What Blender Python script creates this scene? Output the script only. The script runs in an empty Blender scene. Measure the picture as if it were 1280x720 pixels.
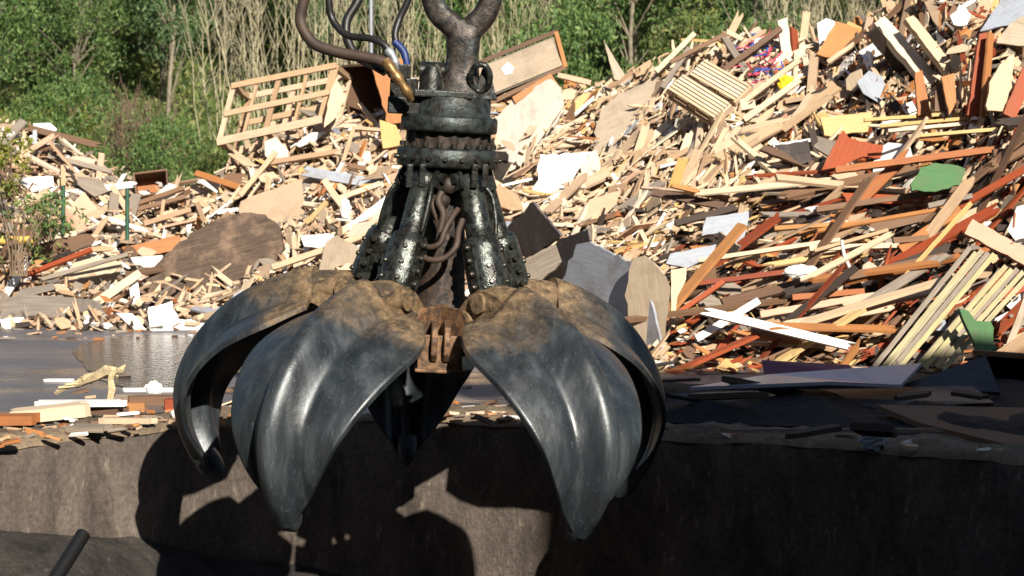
import bpy, math, random
import numpy as np
from mathutils import Vector, Matrix, Euler
random.seed(7); rng = np.random.default_rng(7)
R = math.radians
scn = bpy.context.scene
COL = scn.collection

# ------------------------------------------------------------------ camera
H = 1.65; F = 2666.0
PITCH = math.atan(210 / F)
cam_d = bpy.data.cameras.new('camera'); cam = bpy.data.objects.new('camera', cam_d); COL.objects.link(cam)
cam.location = (0, 0, H); cam.rotation_euler = (math.pi / 2 - PITCH, 0, 0)
cam_d.sensor_width = 36; cam_d.lens = 36 * F / 1280
cam_d.clip_end = 2000; cam_d.clip_start = .1
cam_d.dof.use_dof = True; cam_d.dof.focus_distance = 10.3; cam_d.dof.aperture_fstop = 6.3
scn.camera = cam
FW = Vector((0, math.cos(PITCH), -math.sin(PITCH))); UP = Vector((0, math.sin(PITCH), math.cos(PITCH))); RT = Vector((1, 0, 0))
CAM = Vector((0, 0, H))
def ray(px, py): return FW + RT * ((px - 640) / F) + UP * ((360 - py) / F)
def at(px, py, D):
    d = ray(px, py); return CAM + d * (D / d.y)
def on_plane(px, py, p0, n):
    d = ray(px, py); return CAM + d * ((p0 - CAM).dot(n) / d.dot(n))
def ground(px, py, z=0.0):
    d = ray(px, py); return CAM + d * ((z - H) / d.z)

# ------------------------------------------------------------------ materials
def nodes(name):
    m = bpy.data.materials.new(name); m.use_nodes = True
    nt = m.node_tree; return m, nt, nt.nodes['Principled BSDF']
def N(nt, t, **k):
    n = nt.nodes.new(t)
    for a, v in k.items():
        if a.startswith('i_'): n.inputs[a[2:].replace('_', ' ')].default_value = v
        else: setattr(n, a, v)
    return n
def L(nt, a, b): nt.links.new(a, b)
def ramp(nt, fac, stops, interp='LINEAR'):
    r = nt.nodes.new('ShaderNodeValToRGB'); r.color_ramp.interpolation = interp
    e = r.color_ramp.elements
    while len(e) < len(stops): e.new(.5)
    for i, (p, c) in enumerate(stops):
        e[i].position = p; e[i].color = (*c, 1) if len(c) == 3 else c
    L(nt, fac, r.inputs[0]); return r.outputs[0]
def mix(nt, fac, a, b, mode='MIX'):
    n = nt.nodes.new('ShaderNodeMix'); n.data_type = 'RGBA'; n.blend_type = mode
    for sock, v in ((n.inputs[0], fac), (n.inputs[6], a), (n.inputs[7], b)):
        if hasattr(v, 'links'): L(nt, v, sock)
        elif isinstance(v, (int, float)): sock.default_value = v
        else: sock.default_value = (*v, 1)
    return n.outputs[2]
def mth(nt, op, a, b=0.0):
    n = nt.nodes.new('ShaderNodeMath'); n.operation = op
    for i, v in enumerate((a, b)):
        if hasattr(v, 'links'): L(nt, v, n.inputs[i])
        else: n.inputs[i].default_value = v
    return n.outputs[0]
def noise(nt, vec, scale, detail=4, rough=.55, dist=0.0):
    n = nt.nodes.new('ShaderNodeTexNoise'); n.inputs['Scale'].default_value = scale
    n.inputs['Detail'].default_value = detail; n.inputs['Roughness'].default_value = rough; n.inputs['Distortion'].default_value = dist
    if vec is not None: L(nt, vec, n.inputs['Vector'])
    return n.outputs[0]
def mapping(nt, vec, scale):
    n = nt.nodes.new('ShaderNodeMapping'); n.inputs['Scale'].default_value = scale; L(nt, vec, n.inputs['Vector']); return n.outputs[0]
def bump(nt, bs, h, strength, dist):
    b = nt.nodes.new('ShaderNodeBump'); b.inputs['Strength'].default_value = strength; b.inputs['Distance'].default_value = dist
    L(nt, h, b.inputs['Height']); L(nt, b.outputs[0], bs.inputs['Normal'])

def rand_island(nt):
    g = nt.nodes.new('ShaderNodeNewGeometry'); o = nt.nodes.new('ShaderNodeObjectInfo')
    s = mth(nt, 'ADD', g.outputs['Random Per Island'], o.outputs['Random']); return mth(nt, 'FRACT', s)

def wood(name, stops, rough=.7, dirt=.25, grain=.35, spec=.3, iso=False, dirtcol=(.13, .09, .06)):
    m, nt, bs = nodes(name)
    uv = nt.nodes.new('ShaderNodeTexCoord').outputs['UV']
    r = rand_island(nt)
    base = ramp(nt, r, stops)
    g = noise(nt, mapping(nt, uv, (1, 1, 1) if iso else (2.5, 45, 1)), 90 if iso else 1.6, 5, .65, 0.0 if iso else .5)
    gs = ramp(nt, g, [(.25, (1 - grain,) * 3), (.7, (1.0, 1.0, 1.0))])
    c = mix(nt, 1.0, base, gs, 'MULTIPLY')
    d = noise(nt, uv, 5.0, 5, .7)
    df = ramp(nt, d, [(.48, (0, 0, 0)), (.75, (1, 1, 1))])
    df = mth(nt, 'MULTIPLY', df, dirt)
    c = mix(nt, df, c, dirtcol)
    L(nt, c, bs.inputs['Base Color']); bs.inputs['Roughness'].default_value = rough; bs.inputs['Specular IOR Level'].default_value = spec
    bump(nt, bs, g, .35, .004)
    return m
M = {}
M['pine'] = wood('pine', [(0, (.38, .24, .14)), (.3, (.54, .37, .225)), (.6, (.62, .46, .32)), (.85, (.5, .32, .18)), (1, (.66, .54, .42))])
M['pale'] = wood('pale_wood', [(0, (.66, .53, .37)), (.5, (.62, .45, .28)), (1, (.7, .6, .46))], dirt=.12)
M['yellow'] = wood('yellow_pine', [(0, (.56, .37, .14)), (.5, (.62, .43, .2)), (1, (.52, .31, .1))], dirt=.15)
M['orange'] = wood('orange_wood', [(0, (.4, .15, .045)), (.5, (.47, .22, .08)), (1, (.34, .11, .035))], rough=.6, dirt=.3, spec=.2)
M['red'] = wood('red_wood', [(0, (.27, .05, .018)), (.5, (.36, .08, .028)), (1, (.2, .04, .017))], rough=.6, dirt=.35, spec=.2)
M['brown'] = wood('brown_wood', [(0, (.15, .085, .05)), (.5, (.22, .12, .065)), (1, (.1, .055, .035))], dirt=.4)
M['grey'] = wood('weathered_wood', [(0, (.24, .2, .165)), (.5, (.32, .26, .2)), (1, (.2, .165, .14))], dirt=.35, grain=.5)
M['dark'] = wood('dark_wood', [(0, (.035, .026, .02)), (.5, (.06, .04, .03)), (1, (.045, .035, .03))], dirt=.2)
M['white'] = wood('white_board', [(0, (.78, .76, .72)), (.5, (.7, .67, .62)), (1, (.8, .8, .8))], rough=.55, dirt=.45, grain=.12, dirtcol=(.4, .3, .2))
M['chip'] = wood('chipboard', [(0, (.46, .33, .22)), (.5, (.52, .37, .24)), (1, (.42, .29, .19))], dirt=.5, grain=.4, iso=True)
M['pink'] = wood('pinkish_board', [(0, (.52, .31, .2)), (.5, (.55, .35, .24)), (1, (.5, .28, .18))], dirt=.2, grain=.15)
M['greyblue'] = wood('grey_blue_board', [(0, (.3, .33, .38)), (1, (.36, .38, .42))], dirt=.65, grain=.25, rough=.5)
M['darkgrey'] = wood('dark_grey_board', [(0, (.09, .08, .08)), (1, (.12, .1, .1))], dirt=.7, grain=.35, dirtcol=(.25, .2, .15))
M['green'] = wood('green_board', [(0, (.05, .13, .045)), (1, (.07, .17, .06))], dirt=.6, grain=.3, rough=.6)
M['taupe'] = wood('taupe_board', [(0, (.42, .34, .25)), (1, (.38, .3, .21))], dirt=.55, grain=.3)
M['purple'] = wood('purple_fabric', [(0, (.12, .03, .07)), (1, (.14, .04, .09))], dirt=.1, grain=.1)
M['yellowplastic'] = wood('yellow_plastic', [(0, (.75, .55, .03)), (1, (.75, .55, .03))], dirt=.1, grain=.05, rough=.35)
M['blueplastic'] = wood('blue_plastic', [(0, (.04, .1, .4)), (1, (.05, .14, .45))], dirt=.1, grain=.05, rough=.35)
M['pinkplastic'] = wood('pink_plastic', [(0, (.5, .05, .12)), (1, (.55, .1, .1))], dirt=.1, grain=.05, rough=.35)
M['deckboard'] = wood('grooved_board', [(0, (.42, .37, .22)), (.5, (.46, .4, .2)), (1, (.34, .3, .2))], dirt=.3, grain=.45)

def flat(name, col, rough=.6, metal=0.0, var=.3, scale=6, bmp=.2, bd=.005, spec=.5, coord='Object'):
    m, nt, bs = nodes(name)
    tc = nt.nodes.new('ShaderNodeTexCoord').outputs[coord]
    n = noise(nt, tc, scale, 6, .65)
    c = ramp(nt, n, [(.3, tuple(x * (1 - var) for x in col)), (.7, tuple(min(1, x * (1 + var)) for x in col))])
    L(nt, c, bs.inputs['Base Color']); bs.inputs['Roughness'].default_value = rough; bs.inputs['Metallic'].default_value = metal
    bs.inputs['Specular IOR Level'].default_value = spec
    if bmp: bump(nt, bs, noise(nt, tc, scale * 6, 4), bmp, bd)
    return m
M['rubber'] = flat('rubber', (.012, .011, .011), .45, 0, .3, 10)
M['hosebrown'] = flat('muddy_rubber', (.045, .027, .018), .65, 0, .5, 12)
M['brass'] = flat('brass', (.3, .18, .075), .42, .7, .6, 30)
M['bluesleeve'] = flat('blue_sleeve', (.01, .025, .12), .5, 0, .2, 10)
M['steelpole'] = flat('galvanised', (.4, .42, .45), .4, .6, .1, 5)
M['bolt'] = flat('greasy_bolt', (.06, .055, .045), .35, .7, .4, 40, .3, .002)

def greasy(name, base, rust, rlo, rhi, dark=(.008, .007, .006), metal=.5, rough=.3, zrust=None):
    """painted steel under grease: patches of bare paint, rusty dust and black grease"""
    m, nt, bs = nodes(name)
    tc = nt.nodes.new('ShaderNodeTexCoord').outputs['Object']
    n1 = noise(nt, tc, 7, 8, .7, .6); n2 = noise(nt, tc, 28, 6, .7); n3 = noise(nt, tc, 3.2, 5, .6)
    c = mix(nt, ramp(nt, n1, [(rlo, (0, 0, 0)), (rhi, (1, 1, 1))]), base, rust)
    c = mix(nt, ramp(nt, n2, [(.44, (0, 0, 0)), (.58, (.9,) * 3)]), c, dark)
    if zrust:
        s = nt.nodes.new('ShaderNodeSeparateXYZ'); L(nt, tc, s.inputs[0])
        rr = mth(nt, 'ADD', s.outputs['X'], mth(nt, 'MULTIPLY', mth(nt, 'SUBTRACT', n1, .5), .9))
        f = ramp(nt, rr, [(zrust[0], (1, 1, 1)), (zrust[1], (0, 0, 0))])
        mud = ramp(nt, n2, [(.3, (.1, .045, .02)), (.5, (.22, .125, .055)), (.7, (.3, .19, .095))])
        c = mix(nt, mth(nt, 'MULTIPLY', f, .92), c, mud)
        mm = nt.nodes.new('ShaderNodeMapRange'); L(nt, f, mm.inputs[0]); mm.inputs[3].default_value = metal; mm.inputs[4].default_value = 0.05
        L(nt, mm.outputs[0], bs.inputs['Metallic'])
        mr = nt.nodes.new('ShaderNodeMapRange'); L(nt, f, mr.inputs[0]); mr.inputs[3].default_value = rough; mr.inputs[4].default_value = .75
        r2 = mth(nt, 'ADD', mr.outputs[0], mth(nt, 'MULTIPLY', mth(nt, 'SUBTRACT', n2, .5), .3)); L(nt, r2, bs.inputs['Roughness'])
    else:
        bs.inputs['Metallic'].default_value = metal
        r2 = mth(nt, 'ADD', mth(nt, 'MULTIPLY', mth(nt, 'SUBTRACT', n2, .5), .7), rough); L(nt, r2, bs.inputs['Roughness'])
    L(nt, c, bs.inputs['Base Color'])
    hh = mth(nt, 'ADD', n2, mth(nt, 'MULTIPLY', n1, 1.5))
    bump(nt, bs, hh, .55, .007)
    return m
M['grease'] = greasy('greasy_steel', (.042, .048, .044), (.03, .023, .018), .42, .6)
M['cyl'] = greasy('cylinder_steel', (.075, .085, .075), (.035, .028, .02), .45, .65, metal=.6, rough=.2)
M['ring'] = greasy('ring_steel', (.045, .057, .054), (.035, .03, .024), .5, .62, metal=.4, rough=.42)
M['rust'] = greasy('rusty_steel', (.06, .036, .023), (.035, .022, .015), .4, .6, metal=.15, rough=.65)
M['rustorange'] = greasy('rusty_casting', (.24, .125, .055), (.11, .06, .032), .4, .62, dark=(.05, .03, .02), metal=.1, rough=.65)
M['yoke'] = greasy('yoke_steel', (.055, .043, .034), (.1, .13, .14), .5, .68, metal=.4, rough=.45)

def claw_mat():
    m, nt, bs = nodes('worn_claw_steel')
    tc = nt.nodes.new('ShaderNodeTexCoord').outputs['Object']
    s = nt.nodes.new('ShaderNodeSeparateXYZ'); L(nt, tc, s.inputs[0])
    n1 = noise(nt, tc, 4.5, 8, .7, .8); n2 = noise(nt, tc, 30, 6, .7)
    st = noise(nt, mapping(nt, tc, (9, 9, 1.2)), 1.3, 9, .62, .1)      # wear streaks that run down the blade
    c = ramp(nt, st, [(.25, (.012, .0145, .017)), (.5, (.026, .032, .037)), (.78, (.07, .08, .086))])
    c = mix(nt, ramp(nt, n1, [(.5, (0, 0, 0)), (.66, (.28,) * 3)]), c, (.045, .038, .03))
    rr = mth(nt, 'ADD', s.outputs['X'], mth(nt, 'MULTIPLY', mth(nt, 'SUBTRACT', n1, .5), 1.1))
    rr = mth(nt, 'SUBTRACT', rr, mth(nt, 'MULTIPLY', s.outputs['Z'], .9))
    f = ramp(nt, rr, [(.5, (1, 1, 1)), (.9, (0, 0, 0))])
    mud = ramp(nt, n2, [(.3, (.045, .026, .014)), (.5, (.15, .095, .045)), (.7, (.28, .19, .1))])
    c = mix(nt, mth(nt, 'MULTIPLY', f, .95), c, mud)
    blob = mth(nt, 'MULTIPLY', ramp(nt, noise(nt, tc, 9, 4, .6), [(.54, (0, 0, 0)), (.6, (1, 1, 1))]), f)
    scr = ramp(nt, noise(nt, mapping(nt, tc, (60, 60, 2.2)), 1.5, 4, .8, .2), [(.6, (0, 0, 0)), (.68, (1, 1, 1))])
    c = mix(nt, mth(nt, 'MULTIPLY', scr, .4), c, (.2, .22, .23))
    c = mix(nt, mth(nt, 'MULTIPLY', blob, .75), c, (.02, .017, .014))
    L(nt, c, bs.inputs['Base Color'])
    mm = nt.nodes.new('ShaderNodeMapRange'); L(nt, f, mm.inputs[0]); mm.inputs[3].default_value = .25; mm.inputs[4].default_value = .02
    L(nt, mm.outputs[0], bs.inputs['Metallic'])
    mr = nt.nodes.new('ShaderNodeMapRange'); L(nt, f, mr.inputs[0]); mr.inputs[3].default_value = .36; mr.inputs[4].default_value = .8
    r2 = mth(nt, 'ADD', mr.outputs[0], mth(nt, 'MULTIPLY', mth(nt, 'SUBTRACT', st, .5), .6)); L(nt, r2, bs.inputs['Roughness'])
    bump(nt, bs, mth(nt, 'ADD', mth(nt, 'ADD', mth(nt, 'MULTIPLY', st, .5), n2), mth(nt, 'MULTIPLY', noise(nt, tc, 6, 3, .5), 2.0)), .25, .005)
    return m
M['claw'] = claw_mat()

def leafmat(name, stops):
    m, nt, bs = nodes(name)
    c = ramp(nt, rand_island(nt), stops)
    bs.inputs['Roughness'].default_value = .55; bs.inputs['Specular IOR Level'].default_value = .25; L(nt, c, bs.inputs['Base Color'])
    tr = nt.nodes.new('ShaderNodeBsdfTranslucent'); L(nt, c, tr.inputs[0])
    ms = nt.nodes.new('ShaderNodeMixShader'); ms.inputs[0].default_value = .3
    L(nt, bs.outputs[0], ms.inputs[1]); L(nt, tr.outputs[0], ms.inputs[2])
    L(nt, ms.outputs[0], nt.nodes['Material Output'].inputs['Surface'])
    return m
M['leaf_a'] = leafmat('leaf_green', [(0, (.05, .11, .035)), (.4, (.1, .175, .05)), (.75, (.15, .225, .065)), (1, (.22, .28, .1))])
M['leaf_b'] = leafmat('leaf_blue_green', [(0, (.045, .1, .04)), (.5, (.095, .16, .06)), (1, (.18, .24, .11))])
M['leaf_y'] = leafmat('leaf_yellow_green', [(0, (.12, .15, .03)), (.5, (.2, .22, .04)), (1, (.3, .28, .05))])
M['leaf_u'] = leafmat('leaf_undergrowth', [(0, (.07, .12, .04)), (.5, (.14, .19, .055)), (.85, (.23, .25, .07)), (1, (.28, .23, .12))])
M['bark'] = flat('pale_bark', (.2, .17, .12), .8, 0, .4, 4)
M['twig'] = flat('dry_twig', (.36, .32, .2), .8, 0, .45, 3, 0)
M['twigbrown'] = flat('brown_twig', (.2, .14, .09), .8, 0, .3, 3, 0)

def concrete(name, a, b, speck, streak=True):
    m, nt, bs = nodes(name)
    tc = nt.nodes.new('ShaderNodeTexCoord').outputs['Object']
    n = noise(nt, tc, 1.6, 10, .75, .5); v = noise(nt, mapping(nt, tc, (20, 20, 5)), 1.0, 8, .8, .4); n3 = noise(nt, tc, 40, 4, .7)
    c = ramp(nt, n, [(.3, a), (.7, b)])
    c = mix(nt, ramp(nt, v, [(.56, (0, 0, 0)), (.72, (.75,) * 3)]), c, speck)
    c = mix(nt, 1.0, c, ramp(nt, n3, [(.3, (.6,) * 3), (.6, (1,) * 3)]), 'MULTIPLY')
    big = ramp(nt, noise(nt, mapping(nt, tc, (2.2, 2.2, .9)), 1.0, 8, .75, 1.2), [(.36, (.45,) * 3), (.52, (1,) * 3), (.72, (1.35,) * 3)])
    c = mix(nt, 1.0, c, big, 'MULTIPLY')
    L(nt, c, bs.inputs['Base Color']); bs.inputs['Roughness'].default_value = .85; bs.inputs['Specular IOR Level'].default_value = .25
    bump(nt, bs, mth(nt, 'ADD', n3, mth(nt, 'MULTIPLY', v, 1.2)), .6, .012)
    return m
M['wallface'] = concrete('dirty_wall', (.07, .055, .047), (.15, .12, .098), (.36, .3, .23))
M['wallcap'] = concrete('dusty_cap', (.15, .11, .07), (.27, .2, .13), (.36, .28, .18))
M['pitfloor'] = concrete('pit_floor', (.02, .018, .018), (.06, .052, .045), (.15, .125, .1))

def wet():
    m, nt, bs = nodes('wet_asphalt')
    tc = nt.nodes.new('ShaderNodeTexCoord').outputs['Object']
    n = noise(nt, tc, 60, 4, .7); p = noise(nt, mapping(nt, tc, (.35, 1.0, 1)), 1.2, 5, .6, .5)
    c = ramp(nt, noise(nt, tc, 1.5, 6, .7), [(.3, (.085, .08, .09)), (.7, (.15, .14, .145))])
    dust = ramp(nt, noise(nt, tc, 2.5, 8, .8), [(.55, (0, 0, 0)), (.7, (.7,) * 3)])
    c = mix(nt, dust, c, (.2, .15, .11)); L(nt, c, bs.inputs['Base Color'])
    L(nt, ramp(nt, p, [(.4, (.12,) * 3), (.58, (.6,) * 3)]), bs.inputs['Roughness'])
    bump(nt, bs, n, .25, .006); return m
M['asphalt'] = wet()
M['water'] = flat('puddle_water', (.012, .014, .022), .12, 0, .2, 3, .5, .02)
M['soil'] = flat('dark_wood_mulch', (.03, .02, .013), .95, 0, .6, 9, .8, .03)  # mulch darkened to deepen the shaded gaps between the planks
M['hill'] = flat('hillside_earth', (.05, .06, .028), .95, 0, .5, .8, .5, .1)
M['shed'] = flat('shed_sheet', (.05, .05, .05), .5, .2, .15, 1)  # used only on the unseen objects added to block light

# ------------------------------------------------------------------ mesh building
class MB:
    def __init__(s): s.v = []; s.f = []; s.uv = []; s.mi = []; s.sm = []
    def add(s, verts, faces, uvs=None, mi=0, smooth=False):
        b = len(s.v); s.v += [tuple(p) for p in verts]
        for k, f in enumerate(faces):
            s.f.append([b + i for i in f]); s.mi.append(mi); s.sm.append(smooth)
            s.uv.append(uvs[k] if uvs else [(0, 0)] * len(f))
    def slab(s, mat, outline, th, mi=0, bend=0.0):
        """outline (x,y) in metres in the plank's own plane, extruded by th; uv in metres"""
        n = len(outline); ox, oy = random.random() * 50, random.random() * 50
        v = [mat @ Vector((x, y, th / 2 + bend * x * x)) for x, y in outline] + [mat @ Vector((x, y, -th / 2 + bend * x * x)) for x, y in outline]
        U = [(x + ox, y + oy) for x, y in outline]
        fs = [list(range(n)), list(range(2 * n - 1, n - 1, -1))]
        uv = [U, U[::-1]]
        for i in range(n):
            j = (i + 1) % n; fs.append([i, i + n, j + n, j])
            a, b = U[i], U[j]; uv.append([a, (a[0] + .01, a[1] + th), (b[0] + .01, b[1] + th), b])
        s.add(v, fs, uv, mi)
    def box(s, mat, sx, sy, sz, mi=0):
        s.slab(mat, [(-sx / 2, -sy / 2), (sx / 2, -sy / 2), (sx / 2, sy / 2), (-sx / 2, sy / 2)], sz, mi)
    def tube(s, pts, rad, n=12, caps=True, mi=0, smooth=True):
        pts = [Vector(p) for p in pts]; m = len(pts)
        if not hasattr(rad, '__len__'): rad = [rad] * m
        t0 = (pts[1] - pts[0]).normalized(); a = t0.orthogonal().normalized()
        V = []; Fs = []
        for i, p in enumerate(pts):
            t = (pts[min(i + 1, m - 1)] - pts[max(i - 1, 0)]).normalized()
            a = (a - t * a.dot(t)).normalized(); b = t.cross(a)
            for k in range(n):
                q = 2 * math.pi * k / n; V.append(p + (a * math.cos(q) + b * math.sin(q)) * rad[i])
        for i in range(m - 1):
            for k in range(n):
                k2 = (k + 1) % n; Fs.append([i * n + k, i * n + k2, (i + 1) * n + k2, (i + 1) * n + k])
        s.add(V, Fs, None, mi, smooth)
        if caps:
            s.add(V[:n], [list(range(n))[::-1]], None, mi); s.add(V[-n:], [list(range(n))], None, mi)
    def lathe(s, prof, n=40, mat=Matrix(), mi=0, smooth=True, fr=None):
        """prof list of (r,z); fr(angle, r, z) may change r"""
        V = []; Fs = []; m = len(prof)
        for (r, z) in prof:
            for k in range(n):
                q = 2 * math.pi * k / n; rr = fr(q, r, z) if fr else r
                V.append(mat @ Vector((rr * math.cos(q), rr * math.sin(q), z)))
        for i in range(m - 1):
            for k in range(n):
                k2 = (k + 1) % n; Fs.append([i * n + k, i * n + k2, (i + 1) * n + k2, (i + 1) * n + k])
        s.add(V, Fs, None, mi, smooth)
    def build(s, name, mats, parent=None, bev=0.0):
        me = bpy.data.meshes.new(name)
        me.from_pydata(s.v, [], s.f); me.update()
        if not isinstance(mats, (list, tuple)): mats = [mats]
        for m in mats: me.materials.append(m)
        me.polygons.foreach_set('material_index', s.mi); me.polygons.foreach_set('use_smooth', s.sm)
        l = me.uv_layers.new(name='UVMap'); l.data.foreach_set('uv', [c for f in s.uv for p in f for c in p])
        o = bpy.data.objects.new(name, me); COL.objects.link(o)
        if parent is not None: o.parent = parent
        if bev:
            b = o.modifiers.new('bevel', 'BEVEL'); b.width = bev; b.segments = 2; b.limit_method = 'ANGLE'; b.angle_limit = R(40)
        return o
def tag(o, label=None, cat=None, group=None, kind=None):
    if label: o['label'] = label
    if cat: o['category'] = cat
    if group: o['group'] = group
    if kind: o['kind'] = kind
    return o
def empty(name, loc=(0, 0, 0), rot=(0, 0, 0)):
    o = bpy.data.objects.new(name, None); o.empty_display_size = .1; COL.objects.link(o); o.location = loc; o.rotation_euler = rot; return o
def frame(p, X, Z):
    X = X.normalized(); Z = (Z - X * Z.dot(X)).normalized(); Y = Z.cross(X)
    m = Matrix((X, Y, Z)).transposed().to_4x4(); m.translation = p; return m
def copy_tree(o, parent=None):
    c = o.copy(); COL.objects.link(c)
    if parent is not None: c.parent = parent
    for ch in list(o.children): copy_tree(ch, c)
    return c
def spline(pts, n):
    """Catmull-Rom through pts"""
    P = [Vector(p) for p in pts]; P = [P[0] * 2 - P[1]] + P + [P[-1] * 2 - P[-2]]; out = []
    segs = len(P) - 3
    for i in range(n):
        u = i / (n - 1) * segs; k = min(int(u), segs - 1); t = u - k
        a, b, c, d = P[k:k + 4]
        out.append(.5 * ((2 * b) + (c - a) * t + (2 * a - 5 * b + 4 * c - d) * t * t + (3 * b - a - 3 * c + d) * t ** 3))
    return out

# ------------------------------------------------------------------ world and sun
w = bpy.data.worlds.new('World'); scn.world = w; w.use_nodes = True
wn = w.node_tree; sky = wn.nodes.new('ShaderNodeTexSky'); sky.sky_type = 'NISHITA'; sky.sun_disc = False
S = Vector((.36, -1.0, .64)).normalized()          # towards the sun: behind and to the right of the viewer
EL = math.asin(S.z); AZ = math.atan2(S.x, S.y)
sky.sun_elevation = EL; sky.sun_rotation = AZ
wn.links.new(sky.outputs[0], wn.nodes['Background'].inputs[0]); wn.nodes['Background'].inputs[1].default_value = .05
sl = bpy.data.lights.new('sun', 'SUN'); sun = bpy.data.objects.new('sun', sl); COL.objects.link(sun)
sl.energy = 5.0; sl.angle = R(.5); sl.color = (1, .93, .82)
sun.rotation_euler = (-S).to_track_quat('-Z', 'Y').to_euler()
scn.view_settings.view_transform = 'Standard'; scn.view_settings.look = 'None'
scn.view_settings.exposure = 0.8; scn.view_settings.gamma = 1

# ------------------------------------------------------------------ setting: ground, wall, pit
PX = [-500, -200, 0, 120, 230, 330, 450, 560, 700, 832, 995, 1275, 1500, 1800]
TY = [600, 575, 560, 545, 533, 527, 523, 525, 536, 549, 554, 577, 590, 610]
rim = []
for i in range(-500, 1801, 20):
    p = ground(i, float(np.interp(i, PX, TY))); rim.append(Vector((p.x, p.y, 0)))
# retaining wall of the loading pit: face and dusty cap
mb = MB(); nR = len(rim); CAPW = .72
CZ = [random.uniform(-.012, .012) for _ in range(400)]
def capz(i): return .008 * math.sin(i * .9) + CZ[i % 400]
fv = []; zs = [-1.3, -.9, -.62, -.4, -.2, -.06, -.015]
for i, p in enumerate(rim):
    for j, z in enumerate(zs):
        off = .012 * math.sin(i * 1.7 + z * 9) + random.uniform(0, .018) * (z > -.1) + (.01 if j == len(zs) - 1 else 0)
        fv.append((p.x, p.y + off, z + (capz(i) * .5 if j == len(zs) - 1 else 0)))
k = len(zs)
mb.add(fv, [[i * k + j, (i + 1) * k + j, (i + 1) * k + j + 1, i * k + j + 1] for i in range(nR - 1) for j in range(k - 1)], None, 0, True)
cv = []
for i, p in enumerate(rim):
    for j, (dy, z) in enumerate(((.01, -.015 + capz(i) * .5), (.035, .012 + capz(i)), (.22, .035 + capz(i + 3)), (.5, .03 + capz(i + 7)), (CAPW, .004), (CAPW + .01, -.3))):
        cv.append((p.x, p.y + dy + (.02 * math.sin(i * .7) if 1 < j < 5 else 0), z))
mb.add(cv, [[i * 6 + j, (i + 1) * 6 + j, (i + 1) * 6 + j + 1, i * 6 + j + 1] for i in range(nR - 1) for j in range(5)], None, 1, True)
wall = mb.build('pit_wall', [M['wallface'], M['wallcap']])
tag(wall, 'low brown stained concrete pit wall with dusty top catching the shadow of the grab', 'wall', kind='structure')
# pit floor and yard
mb = MB(); mb.add([(-60, -20, -1.05), (60, -20, -1.05), (60, 13.5, -1.05), (-60, 13.5, -1.05)], [[0, 1, 2, 3]])
tag(mb.build('pit_floor', M['pitfloor']), kind='structure')
mb = MB()
vv = [(p.x, p.y + CAPW - .02, 0) for p in rim]; vv += [(p.x * 3, 34, 0) for p in rim]
mb.add(vv, [[i, i + 1, nR + i + 1, nR + i] for i in range(nR - 1)])
tag(mb.build('asphalt_yard', M['asphalt']), kind='structure')
# ledge of spilled dirt at the wall foot
def blob_sheet(pts_px, z, name, mat, kind):
    P = [ground(q.x + random.uniform(-3, 3), q.y + random.uniform(-.8, .8), z) for q in spline([(x, y, 0) for x, y in pts_px + pts_px[:1]], 90)[:-1]]; mb = MB(); mb.add(P, [list(range(len(P)))]); return tag(mb.build(name, mat), kind=kind)
blob_sheet([(92, 440), (120, 424), (180, 419), (250, 421), (330, 424), (420, 430), (460, 445), (380, 458), (300, 466), (250, 478), (190, 486), (140, 480), (110, 462)], .004, 'puddle_water', M['water'], 'structure')

# ------------------------------------------------------------------ hillside and forest
def hz(x, y):
    t = max(0, y - 36)
    return -.4 + t * .16 + max(0, y - 60) * .22 + .5 * math.sin(x * .21 + y * .13)
mb = MB(); xs = list(range(-70, 71, 4)); ys = [30, 33, 36, 40, 44, 48, 52, 56, 60, 66, 72, 80, 90, 105, 125, 150]
mb.add([(x, y, hz(x, y) if y > 34 else -.05) for y in ys for x in xs], [[j * len(xs) + i, j * len(xs) + i + 1, (j + 1) * len(xs) + i + 1, (j + 1) * len(xs) + i] for j in range(len(ys) - 1) for i in range(len(xs) - 1)], None, 0, True)
tag(mb.build('hillside_terrain', M['hill']), kind='structure')

def leaf_mesh(name, centres, radii, per, size, mat, droop=.6, flatness=.8):
    """thousands of leaf-sized quads in clumps; numpy"""
    C = np.repeat(np.asarray(centres, float), per, 0); Rr = np.repeat(np.asarray(radii, float), per, 0); n = len(C)
    d = rng.normal(size=(n, 3)); d /= np.linalg.norm(d, axis=1)[:, None]
    P = C + d * Rr * (rng.random((n, 1)) ** .45) * np.array([1, 1, flatness])
    a = rng.normal(size=(n, 3)); a[:, 2] -= droop * 2; a /= np.linalg.norm(a, axis=1)[:, None]
    b = rng.normal(size=(n, 3)); b -= a * (a * b).sum(1)[:, None]; b /= np.linalg.norm(b, axis=1)[:, None]
    L_ = size * (.6 + .8 * rng.random((n, 1))); W_ = L_ * .36
    V = np.stack([P - a * L_ * .5, P + b * W_ * .5, P + a * L_ * .5, P - b * W_ * .5], 1).reshape(-1, 3)
    me = bpy.data.meshes.new(name); me.vertices.add(4 * n); me.vertices.foreach_set('co', V.ravel())
    me.loops.add(4 * n); me.loops.foreach_set('vertex_index', np.arange(4 * n))
    me.polygons.add(n); me.polygons.foreach_set('loop_start', np.arange(n) * 4)
    me.materials.append(mat); me.update(calc_edges=True); me.validate(); return me

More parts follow.
